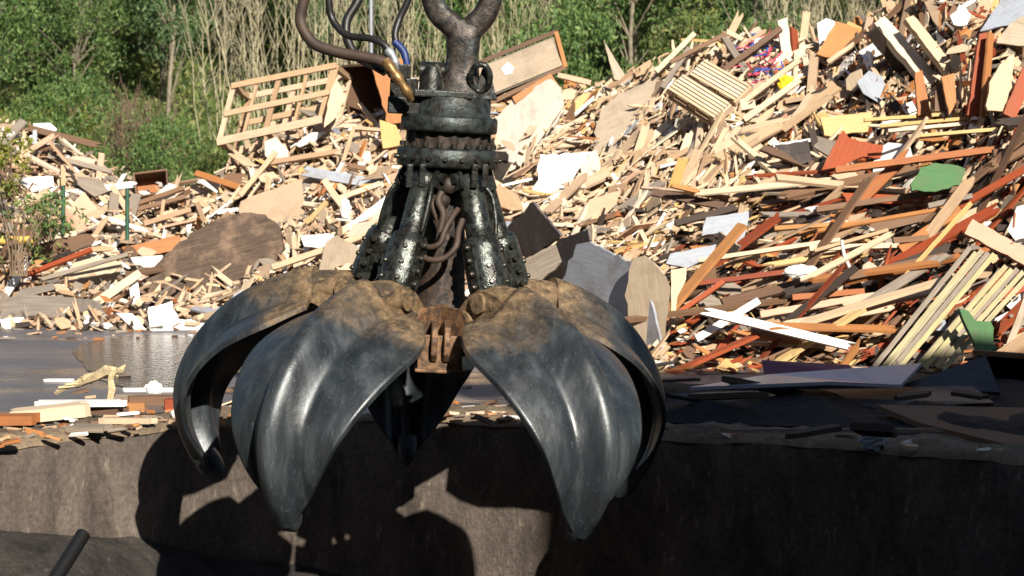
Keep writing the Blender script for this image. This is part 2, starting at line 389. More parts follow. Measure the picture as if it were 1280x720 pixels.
def make_tree(kind, h, mat, lean, crown_lo, width, nclump, per, leaf, trunk_r=.07, bark='bark'):
    root = empty('eucalyptus_tree' if kind == 'e' else 'leafy_bush')
    mb = MB(); n = 8
    path = [Vector((lean * (i / n) ** 2 + .08 * math.sin(i * 1.3), .1 * math.sin(i * .9), h * .93 * i / n)) for i in range(n + 1)]
    mb.tube(path, [trunk_r * (1 - .8 * i / n) for i in range(n + 1)], 7)
    cs = []; rs = []
    for k in range(nclump):
        z = h * (crown_lo + (1 - crown_lo) * random.random() ** .8); f = (z / h - crown_lo) / (1 - crown_lo)
        wd = width * (.35 + .65 * math.sin(math.pi * min(1, .15 + f * .85)))
        q = random.random() * 6.283; rr = wd * random.random() ** .6
        base = path[min(n, int(z / h * n))]
        c = Vector((base.x + rr * math.cos(q), base.y + rr * math.sin(q), z)); cs.append(c); r = random.uniform(.16, .42) * width / 1.1; rs.append((r, r, r * 1.25))
        if k % 3 == 0:
            s = path[max(1, min(n - 1, int(z / h * n) - 1))]; mb.tube([s, (s + c) / 2 + Vector((0, 0, .06)), c], [trunk_r * .35, trunk_r * .22, .008], 5)
    mb.build('trunk', M[bark], root)
    me = leaf_mesh('crown', cs, rs, per, leaf, mat); o = bpy.data.objects.new('crown', me); COL.objects.link(o); o.parent = root
    return root
protos = [make_tree('e', 7.5, M['leaf_a'], .5, .18, 1.3, 120, 110, .115, .07),
          make_tree('e', 8.5, M['leaf_b'], -.9, .2, 1.2, 95, 110, .115, .06),
          make_tree('e', 6.5, M['leaf_a'], .9, .25, 1.6, 130, 100, .11, .06),
          make_tree('e', 8.0, M['leaf_b'], -.3, .3, 1.3, 105, 110, .12, .07)]
bush = [make_tree('b', 2.6, M['leaf_u'], .2, .03, 1.3, 80, 100, .09, .04, 'twigbrown'),
        make_tree('b', 2.1, M['leaf_y'], -.2, .05, 1.1, 60, 100, .085, .03, 'twigbrown'),
        make_tree('b', 3.2, M['leaf_a'], .2, .03, 1.5, 110, 100, .095, .05, 'twigbrown')]
tl = ['leafy green young eucalyptus on the hillside beyond the heaps', 'tall thin pale-trunked eucalyptus with bluish leaves on the hillside beyond the heaps',
      'leaning broad green eucalyptus on the hillside beyond the heaps', 'bare-stemmed eucalyptus with a high leafy top on the hillside beyond the heaps']
bl = ['rounded dull green bush at the foot of the wooded hillside', 'low yellow-green bush at the foot of the wooded hillside', 'large fresh green bush at the foot of the wooded hillside']
used = set()
def put(proto, x, y, s, label, cat, group, sink=.1):
    o = proto if id(proto) not in used else copy_tree(proto); used.add(id(proto))
    o.location = (x, y, hz(x, y) - sink); o.rotation_euler = (0, 0, random.random() * 6.28); o.scale = (s, s, s * random.uniform(.9, 1.15)); tag(o, label, cat, group)
for row, (y, step) in enumerate([(48, 2.1), (52, 1.9), (56, 2.0), (60, 2.0), (65, 2.1), (70, 2.2), (76, 2.3), (83, 2.5), (91, 2.8)]):
    half = y * .27 + 2.5; x = -half + random.random()
    while x < half:
        px = 640 + x / y * F
        if not (row < 2 and (265 < px < 400 or 590 < px < 690 or 970 < px < 1070)):
            k = random.choice([0, 1, 2, 3]); put(protos[k], x, y + random.uniform(-1.5, 1.5), random.uniform(.8, 1.15), tl[k], 'tree', 'eucalyptus trees on the hillside: ' + tl[k].split(' on ')[0])
        x += step * random.uniform(.7, 1.3)
for (y, step) in [(38, 1.9), (42, 2.0)]:
    half = y * .27 + 1.5; x = -half
    while x < half:
        px = 640 + x / y * F
        k = random.choice([0, 1, 2]); s = random.uniform(.55, .95)
        if 690 < px < 960: k = random.choice([0, 2, 2]); s = random.uniform(.6, 1.2)
        elif 265 < px < 700 or 970 < px < 1080: s = .5
        put(bush[k], x, y + random.uniform(-1, 1), s, bl[k], 'bush', 'bushes at the hill foot: ' + bl[k].split(' at ')[0])
        x += step * random.uniform(.7, 1.3)
# undergrowth filling the slope
cs = []; rs = []
for i in range(2300):
    y = random.uniform(37, 62) if i % 5 < 3 else random.uniform(60, 92); x = random.uniform(-y * .3, y * .3); r = random.uniform(.4, 1.1); cs.append((x, y, hz(x, y) + r * .4)); rs.append((r, r, r * .8))
me = leaf_mesh('undergrowth', cs, rs, 120, .16, M['leaf_u']); o = bpy.data.objects.new('undergrowth', me); COL.objects.link(o)
tag(o, 'tangled green undergrowth between the hillside trees', 'undergrowth', kind='stuff')

# bare pale shrubs
def bare_shrub(width, h, n, mat):
    mb = MB()
    for i in range(n):
        b = Vector((random.gauss(0, width * .22), random.gauss(0, .3), 0)); tilt = b.x * .35 + random.gauss(0, .12); hh = h * random.uniform(.6, 1.05)
        pts = [b + Vector((tilt * t * hh * .5 + .03 * math.sin(t * 9 + i), random.gauss(0, .02), hh * t)) for t in (0, .25, .5, .75, 1)]
        mb.tube(pts, [.013, .011, .009, .006, .003], 4, False)
        for k in range(9):
            t = random.uniform(.25, .95); s = b + Vector((tilt * t * hh * .5 + .03 * math.sin(t * 9 + i), 0, hh * t)); sg = random.choice((-1, 1)); l = random.uniform(.2, .7)
            mb.tube([s, s + Vector((sg * l * .25, random.gauss(0, .08), l * .6)), s + Vector((sg * l * .35, random.gauss(0, .1), l))], [.009, .006, .002], 3, False)
    return mb.build('bare_shrub', M[mat])
for (px, py, D, wd, h, n, mat, lab) in [(300, 175, 40, 1.7, 3.3, 21, 'twig', 'pale leafless shrub of upright twigs behind the slatted crate'),
        (370, 160, 39, 1.6, 3.4, 24, 'twig', 'tall pale leafless shrub behind the hoses of the grab'),
        (450, 150, 41, 1.8, 3.2, 21, 'twig', 'pale leafless shrub behind the thin lamp pole'),
        (520, 140, 40, 1.6, 3.2, 21, 'twig', 'pale leafless shrub behind the steel yoke of the grab'),
        (625, 130, 40, 1.6, 3.0, 24, 'twig', 'pale leafless shrub behind the tilted painted cabinet'),
        (1010, 90, 42, 1.5, 2.3, 22, 'twig', 'pale leafless shrub beyond the plank standing on the tall heap'),
        (1070, 90, 43, 1.2, 1.8, 14, 'twig', 'small leafless shrub beyond the red-brown panel on the tall heap'),
        (160, 235, 38, 1.3, 1.5, 40, 'twigbrown', 'grey-brown leafless thicket behind the low heap')]:
    p = at(px, py, D); o = bare_shrub(wd, h, n, mat); o.location = (p.x, D, hz(p.x, D) - .1 if p.z > hz(p.x, D) else p.z); o.location.z = p.z; tag(o, lab, 'shrub')
# thin pole
p = at(464, 75, 30); mb = MB(); mb.tube([(p.x, p.y, -.1), (p.x, p.y, 3.2), (p.x, p.y, 7)], [.032, .028, .02], 8)
tag(mb.build('lamp_pole', M['steelpole']), 'thin grey metal pole standing behind the hoses of the grab', 'pole')

# ------------------------------------------------------------------ heaps of waste wood
HX = [-400, 0, 60, 100, 140, 180, 230, 262, 290, 330, 400, 450, 520, 600, 700, 760, 820, 880, 920, 980, 1030, 1080, 1140, 1200, 1280, 1450, 1800]
HT = [140, 158, 168, 192, 215, 232, 240, 228, 205, 165, 130, 118, 105, 105, 112, 112, 80, 58, 50, 52, 45, 30, 5, -20, -50, -90, -90]
FX = [-400, 0, 150, 400, 520, 620, 700, 850, 1000, 1280, 1800]
FY = [412, 410, 414, 416, 425, 450, 462, 468, 464, 470, 470]
TX = [-400, 0, 200, 260, 350, 600, 800, 1000, 1280, 1800]
TD = [22, 21.5, 21, 21, 21.5, 21, 20.2, 19.5, 18.3, 18]
def hyt(px): return float(np.interp(px, HX, HT))
def hyf(px): return float(np.interp(px, FX, FY))
def hDt(px): return float(np.interp(px, TX, TD))
def wob(a, b): return math.sin(a * .021 + b * 5.1) * .5 + math.sin(a * .057 + b * 11 + 2) * .3 + math.sin(a * .11 - b * 17) * .2
def hpoint(px, v):
    yf = hyf(px); yt = hyt(px); Df = H * F / (yf - 150) * math.cos(0); Dt = hDt(px)
    D = Df + (Dt - Df) * v
    D += (.16 + .14 * max(0, min(1, (px - 700) / 200))) * wob(px, v) * min(1, max(0, v) * 4)
    if v <= 1: return at(px, yf + (yt - yf) * v, D)
    q = at(px, yt, Dt + .16 * wob(px, 1)); u = v - 1
    return Vector((q.x, q.y + u * 10, q.z - u * 6 - u * u * 8))
def hv(px, py): return (hyf(px) - py) / (hyf(px) - hyt(px))
def hnormal(px, v):
    a = hpoint(px + 12, v) - hpoint(px - 12, v); b = hpoint(px, v + .04) - hpoint(px, v - .04); n = a.cross(b).normalized()
    return n if n.z > 0 else -n
mb = MB(); cols = list(range(-400, 1801, 12)); vs = [-.04 + i * .04 for i in range(35)]
V = []
for px in cols:
    for v in vs:
        p = hpoint(px, v); n = hnormal(px, min(v, .97)); V.append(p - n * (.13 + .06 * random.random()))
nv = len(vs)
mb.add(V, [[i * nv + j, (i + 1) * nv + j, (i + 1) * nv + j + 1, i * nv + j + 1] for i in range(len(cols) - 1) for j in range(nv - 1)])
tag(mb.build('heap_core_debris', M['soil']), 'dark broken mulch showing in the gaps between the waste wood', 'debris', kind='stuff')

def jag(l, w_, k=4, amt=.12):
    amt *= 1.8
    """plank outline with broken ends"""
    o = []
    for i in range(k): o.append((l / 2 + random.uniform(-amt, amt * .4) * min(l, .5) * 1.0, -w_ / 2 + w_ * i / (k - 1)))
    for i in range(k): o.append((-l / 2 - random.uniform(-amt, amt * .4) * min(l, .5) * 1.0, w_ / 2 - w_ * i / (k - 1)))
    return o
def clean(l, w_): return [(l / 2, -w_ / 2), (l / 2, w_ / 2), (-l / 2, w_ / 2), (-l / 2, -w_ / 2)][::1]
def shard(l, w_):
    k = random.randint(4, 7); o = []
    for i in range(k):
        q = 6.283 * (i + random.uniform(-.3, .3)) / k; o.append((math.cos(q) * l / 2 * random.uniform(.75, 1.1), math.sin(q) * w_ / 2 * random.uniform(.75, 1.1)))
    return o
def lowzone(px, py): return px > 830 and py > 290 - (px - 830) * .33
def rnd_angle(px, py):
    if lowzone(px, py): return math.radians(random.gauss(14 if px < 1050 else 27, 15))
    if 640 < px < 1000: return math.radians(random.gauss(38, 34))
    if px > 990: return math.radians(random.gauss(60, 45))
    return math.radians(random.uniform(0, 180))
def proj(p):
    d = p - CAM; y = d.dot(FW); return 640 + d.dot(RT) / y * F, 360 - d.dot(UP) / y * F
def place(px, py, lift, tilt=.25, roll=.6, ang=None):
    v = hv(px, py); p = hpoint(px, v); n = hnormal(px, min(max(v, .02), .97))
    a = rnd_angle(px, py) if ang is None else ang
    rgt = Vector((1, 0, 0)); rgt = (rgt - n * rgt.dot(n)).normalized(); upv = n.cross(rgt); upv = upv if upv.z > 0 else -upv
    X = rgt * math.cos(a) + (upv * .7 + Vector((0, 0, .35))) * math.sin(a) + n * random.gauss(0, tilt); Z = n + rgt * random.gauss(0, roll) + upv * random.gauss(0, roll)
    Z = Z + Vector((0, -.25, 0))
    return frame(p + n * lift, X, Z)
MATS = ['pine', 'pale', 'yellow', 'orange', 'red', 'brown', 'grey', 'dark', 'white', 'chip', 'pink', 'greyblue', 'blueplastic', 'pinkplastic', 'green']
def pick(px, py):
    if lowzone(px, py):
        return random.choices(['pine', 'yellow', 'orange', 'red', 'brown', 'grey', 'dark', 'white', 'pale'], [16, 9, 12, 14, 18, 9, 18, 2, 5])[0]
    if px > 990:
        return random.choices(['pine', 'pale', 'yellow', 'orange', 'red', 'brown', 'grey', 'dark', 'white', 'chip'], [24, 17, 6, 8, 9, 12, 8, 8, 5, 6])[0]
    if px < 250:
        return random.choices(['pine', 'pale', 'orange', 'brown', 'grey', 'white', 'chip', 'pink', 'dark'], [32, 16, 1, 13, 14, 9, 8, 5, 4])[0]
    return random.choices(['pine', 'pale', 'yellow', 'orange', 'brown', 'grey', 'white', 'chip', 'pink', 'dark', 'greyblue'], [40, 30, 5, 2, 5, 6, 7, 6, 3, 2, 1])[0]
CLEAR = []
def inside(px, py, grow=1.0):
    for P in CLEAR:
        if not (P[1] <= px <= P[2] and P[3] <= py <= P[4]): continue
        Q = P[0]; c = False; j = len(Q) - 1
        for i in range(len(Q)):
            if (Q[i][1] > py) != (Q[j][1] > py) and px < (Q[j][0] - Q[i][0]) * (py - Q[i][1]) / (Q[j][1] - Q[i][1]) + Q[i][0]: c = not c
            j = i
        if c: return True
    return False
# ------------------------------------------------------------------ singled-out boards, panels and boxes, each at its own distance on the heap
def board(name, label, cat, px_pts, normal, mat, off=.12, th=.018, D=None, group=None, kind_at=None):
    CLEAR.append((px_pts, min(p[0] for p in px_pts), max(p[0] for p in px_pts), min(p[1] for p in px_pts), max(p[1] for p in px_pts))); off += .06
    cx = sum(p[0] for p in px_pts) / len(px_pts); cy = sum(p[1] for p in px_pts) / len(px_pts)
    if D is None: D = hpoint(cx, max(0, min(1, hv(cx, cy)))).y - off
    c = at(cx, cy, D); n = Vector(normal).normalized()
    P = [on_plane(x, y, c, n) for x, y in px_pts]
    e = max(((P[(i + 1) % len(P)] - P[i]) for i in range(len(P))), key=lambda q: q.length)
    m = frame(c, e, n); mi = m.inverted(); ol = [((mi @ p).x, (mi @ p).y) for p in P]
    # world units outline; make it counter-clockwise
    A = sum(ol[i][0] * ol[(i + 1) % len(ol)][1] - ol[(i + 1) % len(ol)][0] * ol[i][1] for i in range(len(ol)))
    if A < 0: ol = ol[::-1]
    # roughen long straight edges a little so that they read as broken wood
    out = []; amp = min(.006, .025 * abs(A / 2) / e.length)
    for i in range(len(ol)):
        a = Vector(ol[i]); b = Vector(ol[(i + 1) % len(ol)]); k = max(1, int((b - a).length / .05))
        for j in range(k):
            q = a + (b - a) * j / k; out.append((q.x + random.gauss(0, amp), q.y + random.gauss(0, amp)))
    mb = MB(); mb.slab(Matrix(), out, th); o = mb.build(name, M[mat] if isinstance(mat, str) else mat); o.matrix_world = m
    if label: tag(o, label, cat, group)
    return o
def strip(x0, y0, x1, y1, w_):
    d = Vector((x1 - x0, y1 - y0)).normalized(); n = Vector((-d.y, d.x)) * w_ / 2
    return [(x0 + n.x, y0 + n.y), (x1 + n.x, y1 + n.y), (x1 - n.x, y1 - n.y), (x0 - n.x, y0 - n.y)]
FRONT = (.1, -1, .35); LIT = (.3, -1, .6); SLOPE = (0, -.6, .8); AWAY = (-1, -.45, -.1); DOWN = (-.3, -.8, -.5)
B = board
M['drum'] = wood('stained_drum_end', [(0, (.1, .07, .05)), (1, (.14, .09, .06))], dirt=.75, grain=.75, dirtcol=(.3, .2, .13))
B('round_disc', 'large dark brown rounded drum end lying against the heap beside the wet yard', 'drum end', [(180, 369), (182, 355), (190, 340), (208, 320), (240, 294), (271, 276), (305, 266), (332, 268), (350, 284), (356, 308), (344, 334), (310, 358), (270, 376), (225, 388), (192, 384)], (-.15, -.95, .4), 'drum', .42, .06)
B('chipboard_sheet', 'clean tan chipboard panel lying below the slatted crate', 'panel', [(300, 251), (378, 224), (381, 272), (297, 300)], LIT, 'chip', .4)
B('white_sheet', 'bright white jagged sheet on the heap close to the grab body', 'sheet', [(675, 194), (738, 191), (722, 215), (699, 250), (664, 247), (672, 225)], (.2, -1, .7), 'white', .25, .01)
B('pink_sheet', 'pinkish smooth broken panel below the white sheet', 'panel', [(712, 278), (738, 250), (778, 236), (770, 255), (752, 272), (730, 276)], LIT, 'pink', .25)
B('taupe_sheet', 'large plain grey-tan panel under the upright spike of wood', 'panel', [(741, 194), (745, 160), (752, 137), (775, 118), (823, 97), (808, 135), (791, 168), (778, 196)], (-.2, -.75, .6), 'taupe', .2)
B('dark_grey_board', 'dark grey square board tipped on its corner right behind the grab', 'board', [(635, 284), (667, 252), (702, 294), (649, 333)], AWAY, 'darkgrey', .7)
B('grey_plank_board', 'weathered brown board under the dark grey tipped board', 'board', [(636, 345), (648, 328), (735, 286), (737, 296), (700, 330), (660, 365), (640, 372)], (-.4, -.8, .3), 'grey', .75)
B('dark_torn_sheet', 'dark torn sheet hanging between the tipped square board and the grey-blue panel', 'sheet', [(664, 330), (700, 300), (736, 286), (739, 300), (720, 340), (700, 372), (676, 376)], AWAY, 'darkgrey', .8)  # dark sheet added where a shadow falls on the boards
B('blue_grey_sheet', 'large grey-blue panel with a dark knot hole leaning behind the claws', 'panel', [(722, 306), (738, 303), (800, 332), (812, 365), (830, 440), (770, 450), (690, 420), (704, 350)], (-.8, -.6, -.05), 'greyblue', .8)
B('rounded_board', 'upright tan rounded board half in shadow beside the grey-blue panel', 'board', [(790, 322), (806, 318), (824, 336), (838, 360), (834, 400), (826, 456), (795, 440), (782, 370)], (-.3, -1, -.15), 'taupe', 1.0)
B('pale_splinter', 'pale torn splinter standing beside the upright tan board', 'splinter', [(838, 338), (858, 335), (857, 350), (846, 372), (843, 410), (839, 408)], LIT, 'pale', .8)
B('wood_spike', 'thin pointed tan board sticking up against the trees', 'board', [(754, 50), (783, 97), (778, 102), (768, 100)], (.1, -1, .3), 'taupe', .0)
B('standing_plank', 'grey-white plank standing upright on the crest of the tall heap', 'plank', [(972, 26), (983, 22), (993, 93), (979, 94)], (.2, -1, .2), 'pale', .25, .03)
B('leaning_beam', 'long brown beam rising to the upright grey-white plank', 'beam', strip(905, 88, 976, 36, 7), (0, -1, .4), 'brown', .25, .05)
B('red_sheet', 'square orange-red panel tilted on the crest beside a white sheet', 'panel', [(1021, 68), (1045, 27), (1078, 38), (1040, 74)], LIT, 'orange', .3)
B('white_scrap', 'white rounded scrap leaning behind the orange-red panel', 'scrap', [(1021, 30), (1032, 24), (1044, 28), (1036, 50), (1024, 58)], FRONT, 'white', .26, .03)
B('dark_box_side', 'dark brown box side below the pair of pale beams', 'board', [(1084, 42), (1098, 34), (1160, 106), (1145, 120)], DOWN, 'dark', .3, .05)
B('pale_beam', 'thick pale beam slanting down, longer of two parallel beams', 'beam', [(1091, 32), (1104, 23), (1172, 99), (1160, 113)], (.2, -.9, .6), 'pale', .42, .07)
B('pale_beam', 'thinner pale beam slanting down, shorter of two parallel beams', 'beam', [(1130, 26), (1140, 21), (1195, 88), (1184, 97)], (.2, -.9, .6), 'pale', .4, .06)
B('red_upright_board', 'tall red-brown board standing upright near the heap top', 'board', [(1208, 145), (1223, 43), (1234, 41), (1224, 146)], (.1, -1, .2), 'red', .42, .05)
B('orange_upright_board', 'orange board standing against the tall red-brown upright', 'board', [(1225, 146), (1235, 41), (1242, 42), (1232, 144)], (.8, -.8, .1), 'orange', .4, .02)
B('orange_short_board', 'short orange board standing below the longer pale beam', 'board', [(1143, 92), (1152, 88), (1163, 143), (1147, 145)], FRONT, 'orange', .55, .03)
B('orange_short_board', 'short orange board standing below the shorter pale beam', 'board', [(1176, 97), (1192, 92), (1195, 128), (1186, 145)], FRONT, 'orange', .52, .03)
B('brown_short_board', 'stubby brown board between the two short orange boards', 'board', [(1169, 106), (1180, 104), (1181, 140), (1167, 140)], FRONT, 'brown', .52, .04)
B('cream_round_board', 'cream board with a curved edge between red-brown uprights', 'board', [(1232, 140), (1236, 105), (1248, 82), (1266, 67), (1264, 100), (1254, 140)], (.2, -1, .3), 'pale', .42, .03)
B('red_edge_board', 'red-brown board leaning beside the curved cream board', 'board', [(1253, 142), (1290, 60), (1304, 70), (1268, 150)], FRONT, 'red', .45, .04)
B('grey_sheet', 'big pale grey panel at the very top of the tall heap', 'panel', [(1225, 40), (1252, 0), (1300, -30), (1310, 10), (1262, 32)], (-.2, -.8, .5), 'greyblue', .2)
B('tan_sheet', 'tan panel below the pale grey panel at the top of the tall heap', 'panel', [(1243, 54), (1262, 30), (1300, 10), (1310, 62)], LIT, 'taupe', .25)
B('white_crumpled_sheet', 'crumpled white sheet near the top of the tall heap', 'sheet', [(1188, 20), (1205, 8), (1213, 20), (1208, 32), (1192, 32)], FRONT, 'white', .25, .03)
B('brown_square_sheet', 'tan-orange square panel under the leaning boards', 'panel', [(1026, 148), (1090, 140), (1085, 165), (1030, 170)], LIT, 'yellow', .3)
B('red_cut_sheet', 'red panel with a cut-out above the long red board', 'panel', [(1027, 213), (1052, 163), (1060, 172), (1106, 184), (1100, 198), (1075, 196), (1058, 206)], LIT, 'red', .5)
B('long_red_board', 'long bright red-brown board running across the tall heap', 'board', strip(1044, 213, 1242, 187, 8), (.1, -1, .5), 'orange', .62, .03)
B('brown_wide_board', 'wide brown board beside the white-edged tray', 'board', [(949, 188), (955, 182), (1017, 202), (1013, 213)], LIT, 'brown', .4, .03)
B('white_edged_tray', 'dark tray with a white rim high on the heap', 'tray', [(968, 182), (1010, 176), (1014, 200), (1000, 206)], (-.3, -.9, -.2), 'darkgrey', .33)
B('tray_rim_board', 'thin white strip along the dark tray', 'strip', strip(966, 183, 1012, 176, 4), LIT, 'white', .36, .03)
B('green_sheet', 'green curved panel under the long red board', 'panel', [(1138, 238), (1150, 210), (1168, 204), (1206, 210), (1200, 232), (1170, 240)], LIT, 'green', .45)
B('green_cut_board', 'green cut board at the foot of the grooved boards', 'board', [(1198, 386), (1208, 388), (1217, 402), (1238, 402), (1243, 438), (1222, 444), (1212, 420)], LIT, 'green', .8, .03)
B('white_cabinet_side', 'pale blue-grey cabinet side in the dark part of the heap', 'panel', [(876, 295), (882, 272), (937, 264), (928, 308), (900, 290)], (.1, -1, .2), 'greyblue', .4)
B('white_shelf', 'pale blue-grey shelf below the cabinet side', 'panel', [(832, 330), (838, 318), (896, 306), (892, 318), (858, 336)], (0, -.8, .6), 'greyblue', .5)
B('olive_shelf', 'olive shaded board under the cabinet side', 'board', [(895, 318), (900, 290), (926, 308), (922, 316)], AWAY, 'taupe', .42)
long_list = [(873, 326, 1050, 300, 5, 'pale', 'long cream lath running across the dark part of the tall heap'),
    (968, 286, 1088, 278, 5, 'orange', 'orange lath lying above the long cream lath'),
    (1018, 314, 1110, 288, 4, 'pine', 'pine lath just right of the tattered white plastic'),
    (905, 331, 950, 320, 4, 'yellow', 'short yellow lath under the long cream lath'),
    (1125, 312, 1200, 262, 12, 'orange', 'broad red-orange board rising steeply across the heap'),
    (1060, 425, 1214, 254, 6, 'yellow', 'very long yellow lath rising steeply over the grooved boards'),
    (990, 372, 1080, 364, 7, 'orange', 'bright orange lath low on the tall heap'),
    (870, 424, 948, 376, 9, 'white', 'white painted board at the dark foot of the tall heap'),
    (950, 394, 1092, 370, 8, 'pink', 'pinkish white torn board under the bright orange lath'),
    (1210, 284, 1290, 326, 20, 'pink', 'wide tan-pink board pointing down beside the grooved boards'),
    (1205, 384, 1280, 360, 9, 'red', 'red-brown board crossing the grooved boards'),
    (1258, 440, 1292, 350, 8, 'taupe', 'pale greenish pole leaning at the end of the grooved boards'),
    (838, 398, 905, 352, 6, 'red', 'red-brown lath beside the pale torn splinter'),
    (1080, 150, 1200, 142, 4, 'yellow', 'topmost yellow lath under the standing boards'),
    (1100, 158, 1268, 143, 4, 'yellow', 'longest yellow lath under the standing boards'),
    (1110, 164, 1262, 150, 4, 'pale', 'cream lath under the longest yellow lath'),
    (1150, 170, 1270, 160, 4, 'yellow', 'lowest yellow lath above the long red board'),
    (1086, 157, 1180, 160, 3, 'pale', 'short cream lath among the yellow laths'),
    (1082, 232, 1152, 213, 4, 'pale', 'cream lath below the long red board'),
    (815, 240, 905, 258, 9, 'brown', 'dark brown pole lying level in the pale rubble'),
    (1020, 262, 1200, 236, 7, 'brown', 'long dark brown board under the green panel'),
    (870, 355, 985, 340, 6, 'red', 'dark red board below the yellow lath'),
    (1160, 258, 1215, 245, 6, 'grey', 'grey board beside the green panel'),
    (1035, 78, 1068, 55, 5, 'pine', 'pine lath in front of the orange-red panel'),
    (820, 90, 868, 42, 6, 'pale', 'pale lath pointing up from the crest of the tall heap'),
    (838, 78, 908, 42, 5, 'brown', 'brown lath lying along the crest of the tall heap'),
    (828, 110, 862, 60, 6, 'grey', 'dark weathered lath below the crest of the tall heap'),
    (885, 160, 1000, 75, 6, 'pine', 'long pine lath beside the stacked pallets'),
    (930, 150, 1000, 100, 7, 'pale', 'pale lath below the yellow bag')]
for (x0, y0, x1, y1, wd, mt, lab) in long_list:
    B('lath' if wd < 8 else 'long_board', lab, 'lath' if wd < 8 else 'board', strip(x0, y0, x1, y1, wd), (random.uniform(-.2, .3), -1, random.uniform(.3, .7)), mt, .5 if y0 > 180 else .3, .025)
# left heap
for (pts, nn, mt, lab, cat, off) in [
    ([(10, 332), (40, 308), (80, 297), (112, 292), (119, 297), (116, 306), (60, 322), (20, 334)], (.1, -.9, .1), 'brown', 'dark brown flat board under the yellow pole', 'board', .35),
    ([(246, 226), (290, 222), (300, 232), (276, 245)], LIT, 'white', 'white sheet on the saddle between the two heaps', 'sheet', .15),
    ([(145, 392), (165, 392), (190, 420), (176, 420)], LIT, 'white', 'white plank end lying at the edge of the wet yard', 'board', .1),
    ([(185, 384), (215, 378), (222, 400), (258, 398), (260, 414), (188, 421)], LIT, 'white', 'white broken tile boards at the edge of the wet yard', 'board', .15),
    ([(0, 400), (30, 397), (31, 410), (2, 412)], LIT, 'white', 'small white block at the edge of the wet yard', 'block', .1),
    ([(100, 385), (172, 338), (178, 345), (108, 394)], LIT, 'pale', 'pale plank slanting up beside the dark rounded drum end', 'plank', .3),
    ([(0, 385), (10, 372), (60, 370), (110, 376), (104, 398), (0, 398)], SLOPE, 'grey', 'grey-brown flat panel low in the heap beside the wet yard', 'panel', .2),
    ([(20, 371), (25, 362), (66, 355), (70, 362), (30, 372)], LIT, 'grey', 'grey plank above the flat grey-brown panel', 'plank', .25),
    ([(78, 348), (100, 320), (152, 328), (148, 342), (118, 350)], SLOPE, 'pale', 'pale notched panel in the middle of the low heap', 'panel', .25),
    ([(78, 352), (150, 340), (140, 356), (100, 362)], DOWN, 'dark', 'dark board under the pale notched panel', 'board', .2),
    ([(152, 310), (225, 294), (228, 312), (160, 324)], FRONT, 'orange', 'brown-orange board above the dark rounded drum end', 'board', .2),
    ([(163, 322), (203, 320), (200, 334), (170, 335)], LIT, 'white', 'white strip board beside the dark rounded drum end', 'board', .28),
    ([(160, 345), (172, 352), (176, 385), (164, 380)], LIT, 'white', 'white torn plastic hanging beside the dark rounded drum end', 'plastic', .3),
    ([(330, 178), (345, 172), (360, 190), (350, 205), (332, 195)], LIT, 'pale', 'pale chunk below the slatted crate', 'chunk', .3),
    ([(408, 302), (422, 295), (448, 310), (444, 332), (398, 345)], (-.2, -.8, .6), 'taupe', 'greenish tan panel low beside the drum end and the grab', 'panel', .3),
    ([(375, 296), (410, 292), (424, 300), (404, 312), (380, 308)], LIT, 'white', 'white scrap sheet above the greenish tan panel', 'sheet', .35),
    ([(18, 224), (66, 220), (68, 236), (40, 240)], LIT, 'white', 'white sheet high in the low heap', 'sheet', .2),
    ([(90, 256), (105, 240), (122, 262), (108, 278), (92, 290)], LIT, 'pink', 'pinkish panel in the middle of the low heap', 'panel', .2),
    ([(55, 262), (95, 292), (110, 286), (90, 262)], SLOPE, 'pink', 'pinkish bent sheet beside the twiggy weeds', 'sheet', .15)]:
    B({'sheet': 'scrap_sheet', 'panel': 'scrap_sheet', 'board': 'scrap_board', 'plank': 'scrap_plank', 'block': 'scrap_block', 'plastic': 'torn_plastic', 'chunk': 'wood_chunk'}[cat], lab, cat, pts, nn, mt, off, .02)
for (x0, y0, x1, y1, wd, mt, lab) in [(30, 345, 115, 312, 5, 'red', 'long reddish lath under the dark brown flat board'), (50, 350, 160, 318, 5, 'grey', 'long grey lath in the low heap beside the reddish lath'),
    (48, 304, 96, 292, 8, 'pale', 'white-wood plank at the end of the yellow pole'), (168, 256, 230, 235, 5, 'brown', 'brown beam under the open drawer box'), (180, 280, 238, 262, 6, 'pine', 'upper pine slat of the collapsed frame in the low heap'),
    (170, 262, 232, 246, 5, 'brown', 'brown slat above the collapsed pine frame'), (198, 290, 205, 250, 4, 'pine', 'upright pine slat of the collapsed frame'), (60, 195, 140, 215, 6, 'grey', 'grey lath along the crest of the low heap'),
    (340, 335, 470, 290, 7, 'pine', 'long pine plank below the tan chipboard panel'), (405, 225, 440, 275, 8, 'pine', 'steep pine plank beside the hydraulic cylinders'), (428, 205, 442, 160, 5, 'pine', 'upright pine leg under the brown broken board'),
    (440, 160, 500, 165, 4, 'pine', 'level pine lath beside the grab motor'), (330, 205, 420, 190, 6, 'pine', 'level pine plank under the slatted crate'), (300, 245, 345, 190, 6, 'pine', 'pine lath slanting below the slatted crate'),
    (420, 250, 475, 230, 6, 'pale', 'pale lath touching the outline of the grab cylinders')]:
    B('lath', lab, 'lath', strip(x0, y0, x1, y1, wd), (random.uniform(-.2, .3), -1, random.uniform(.3, .7)), mt, .35, .03)

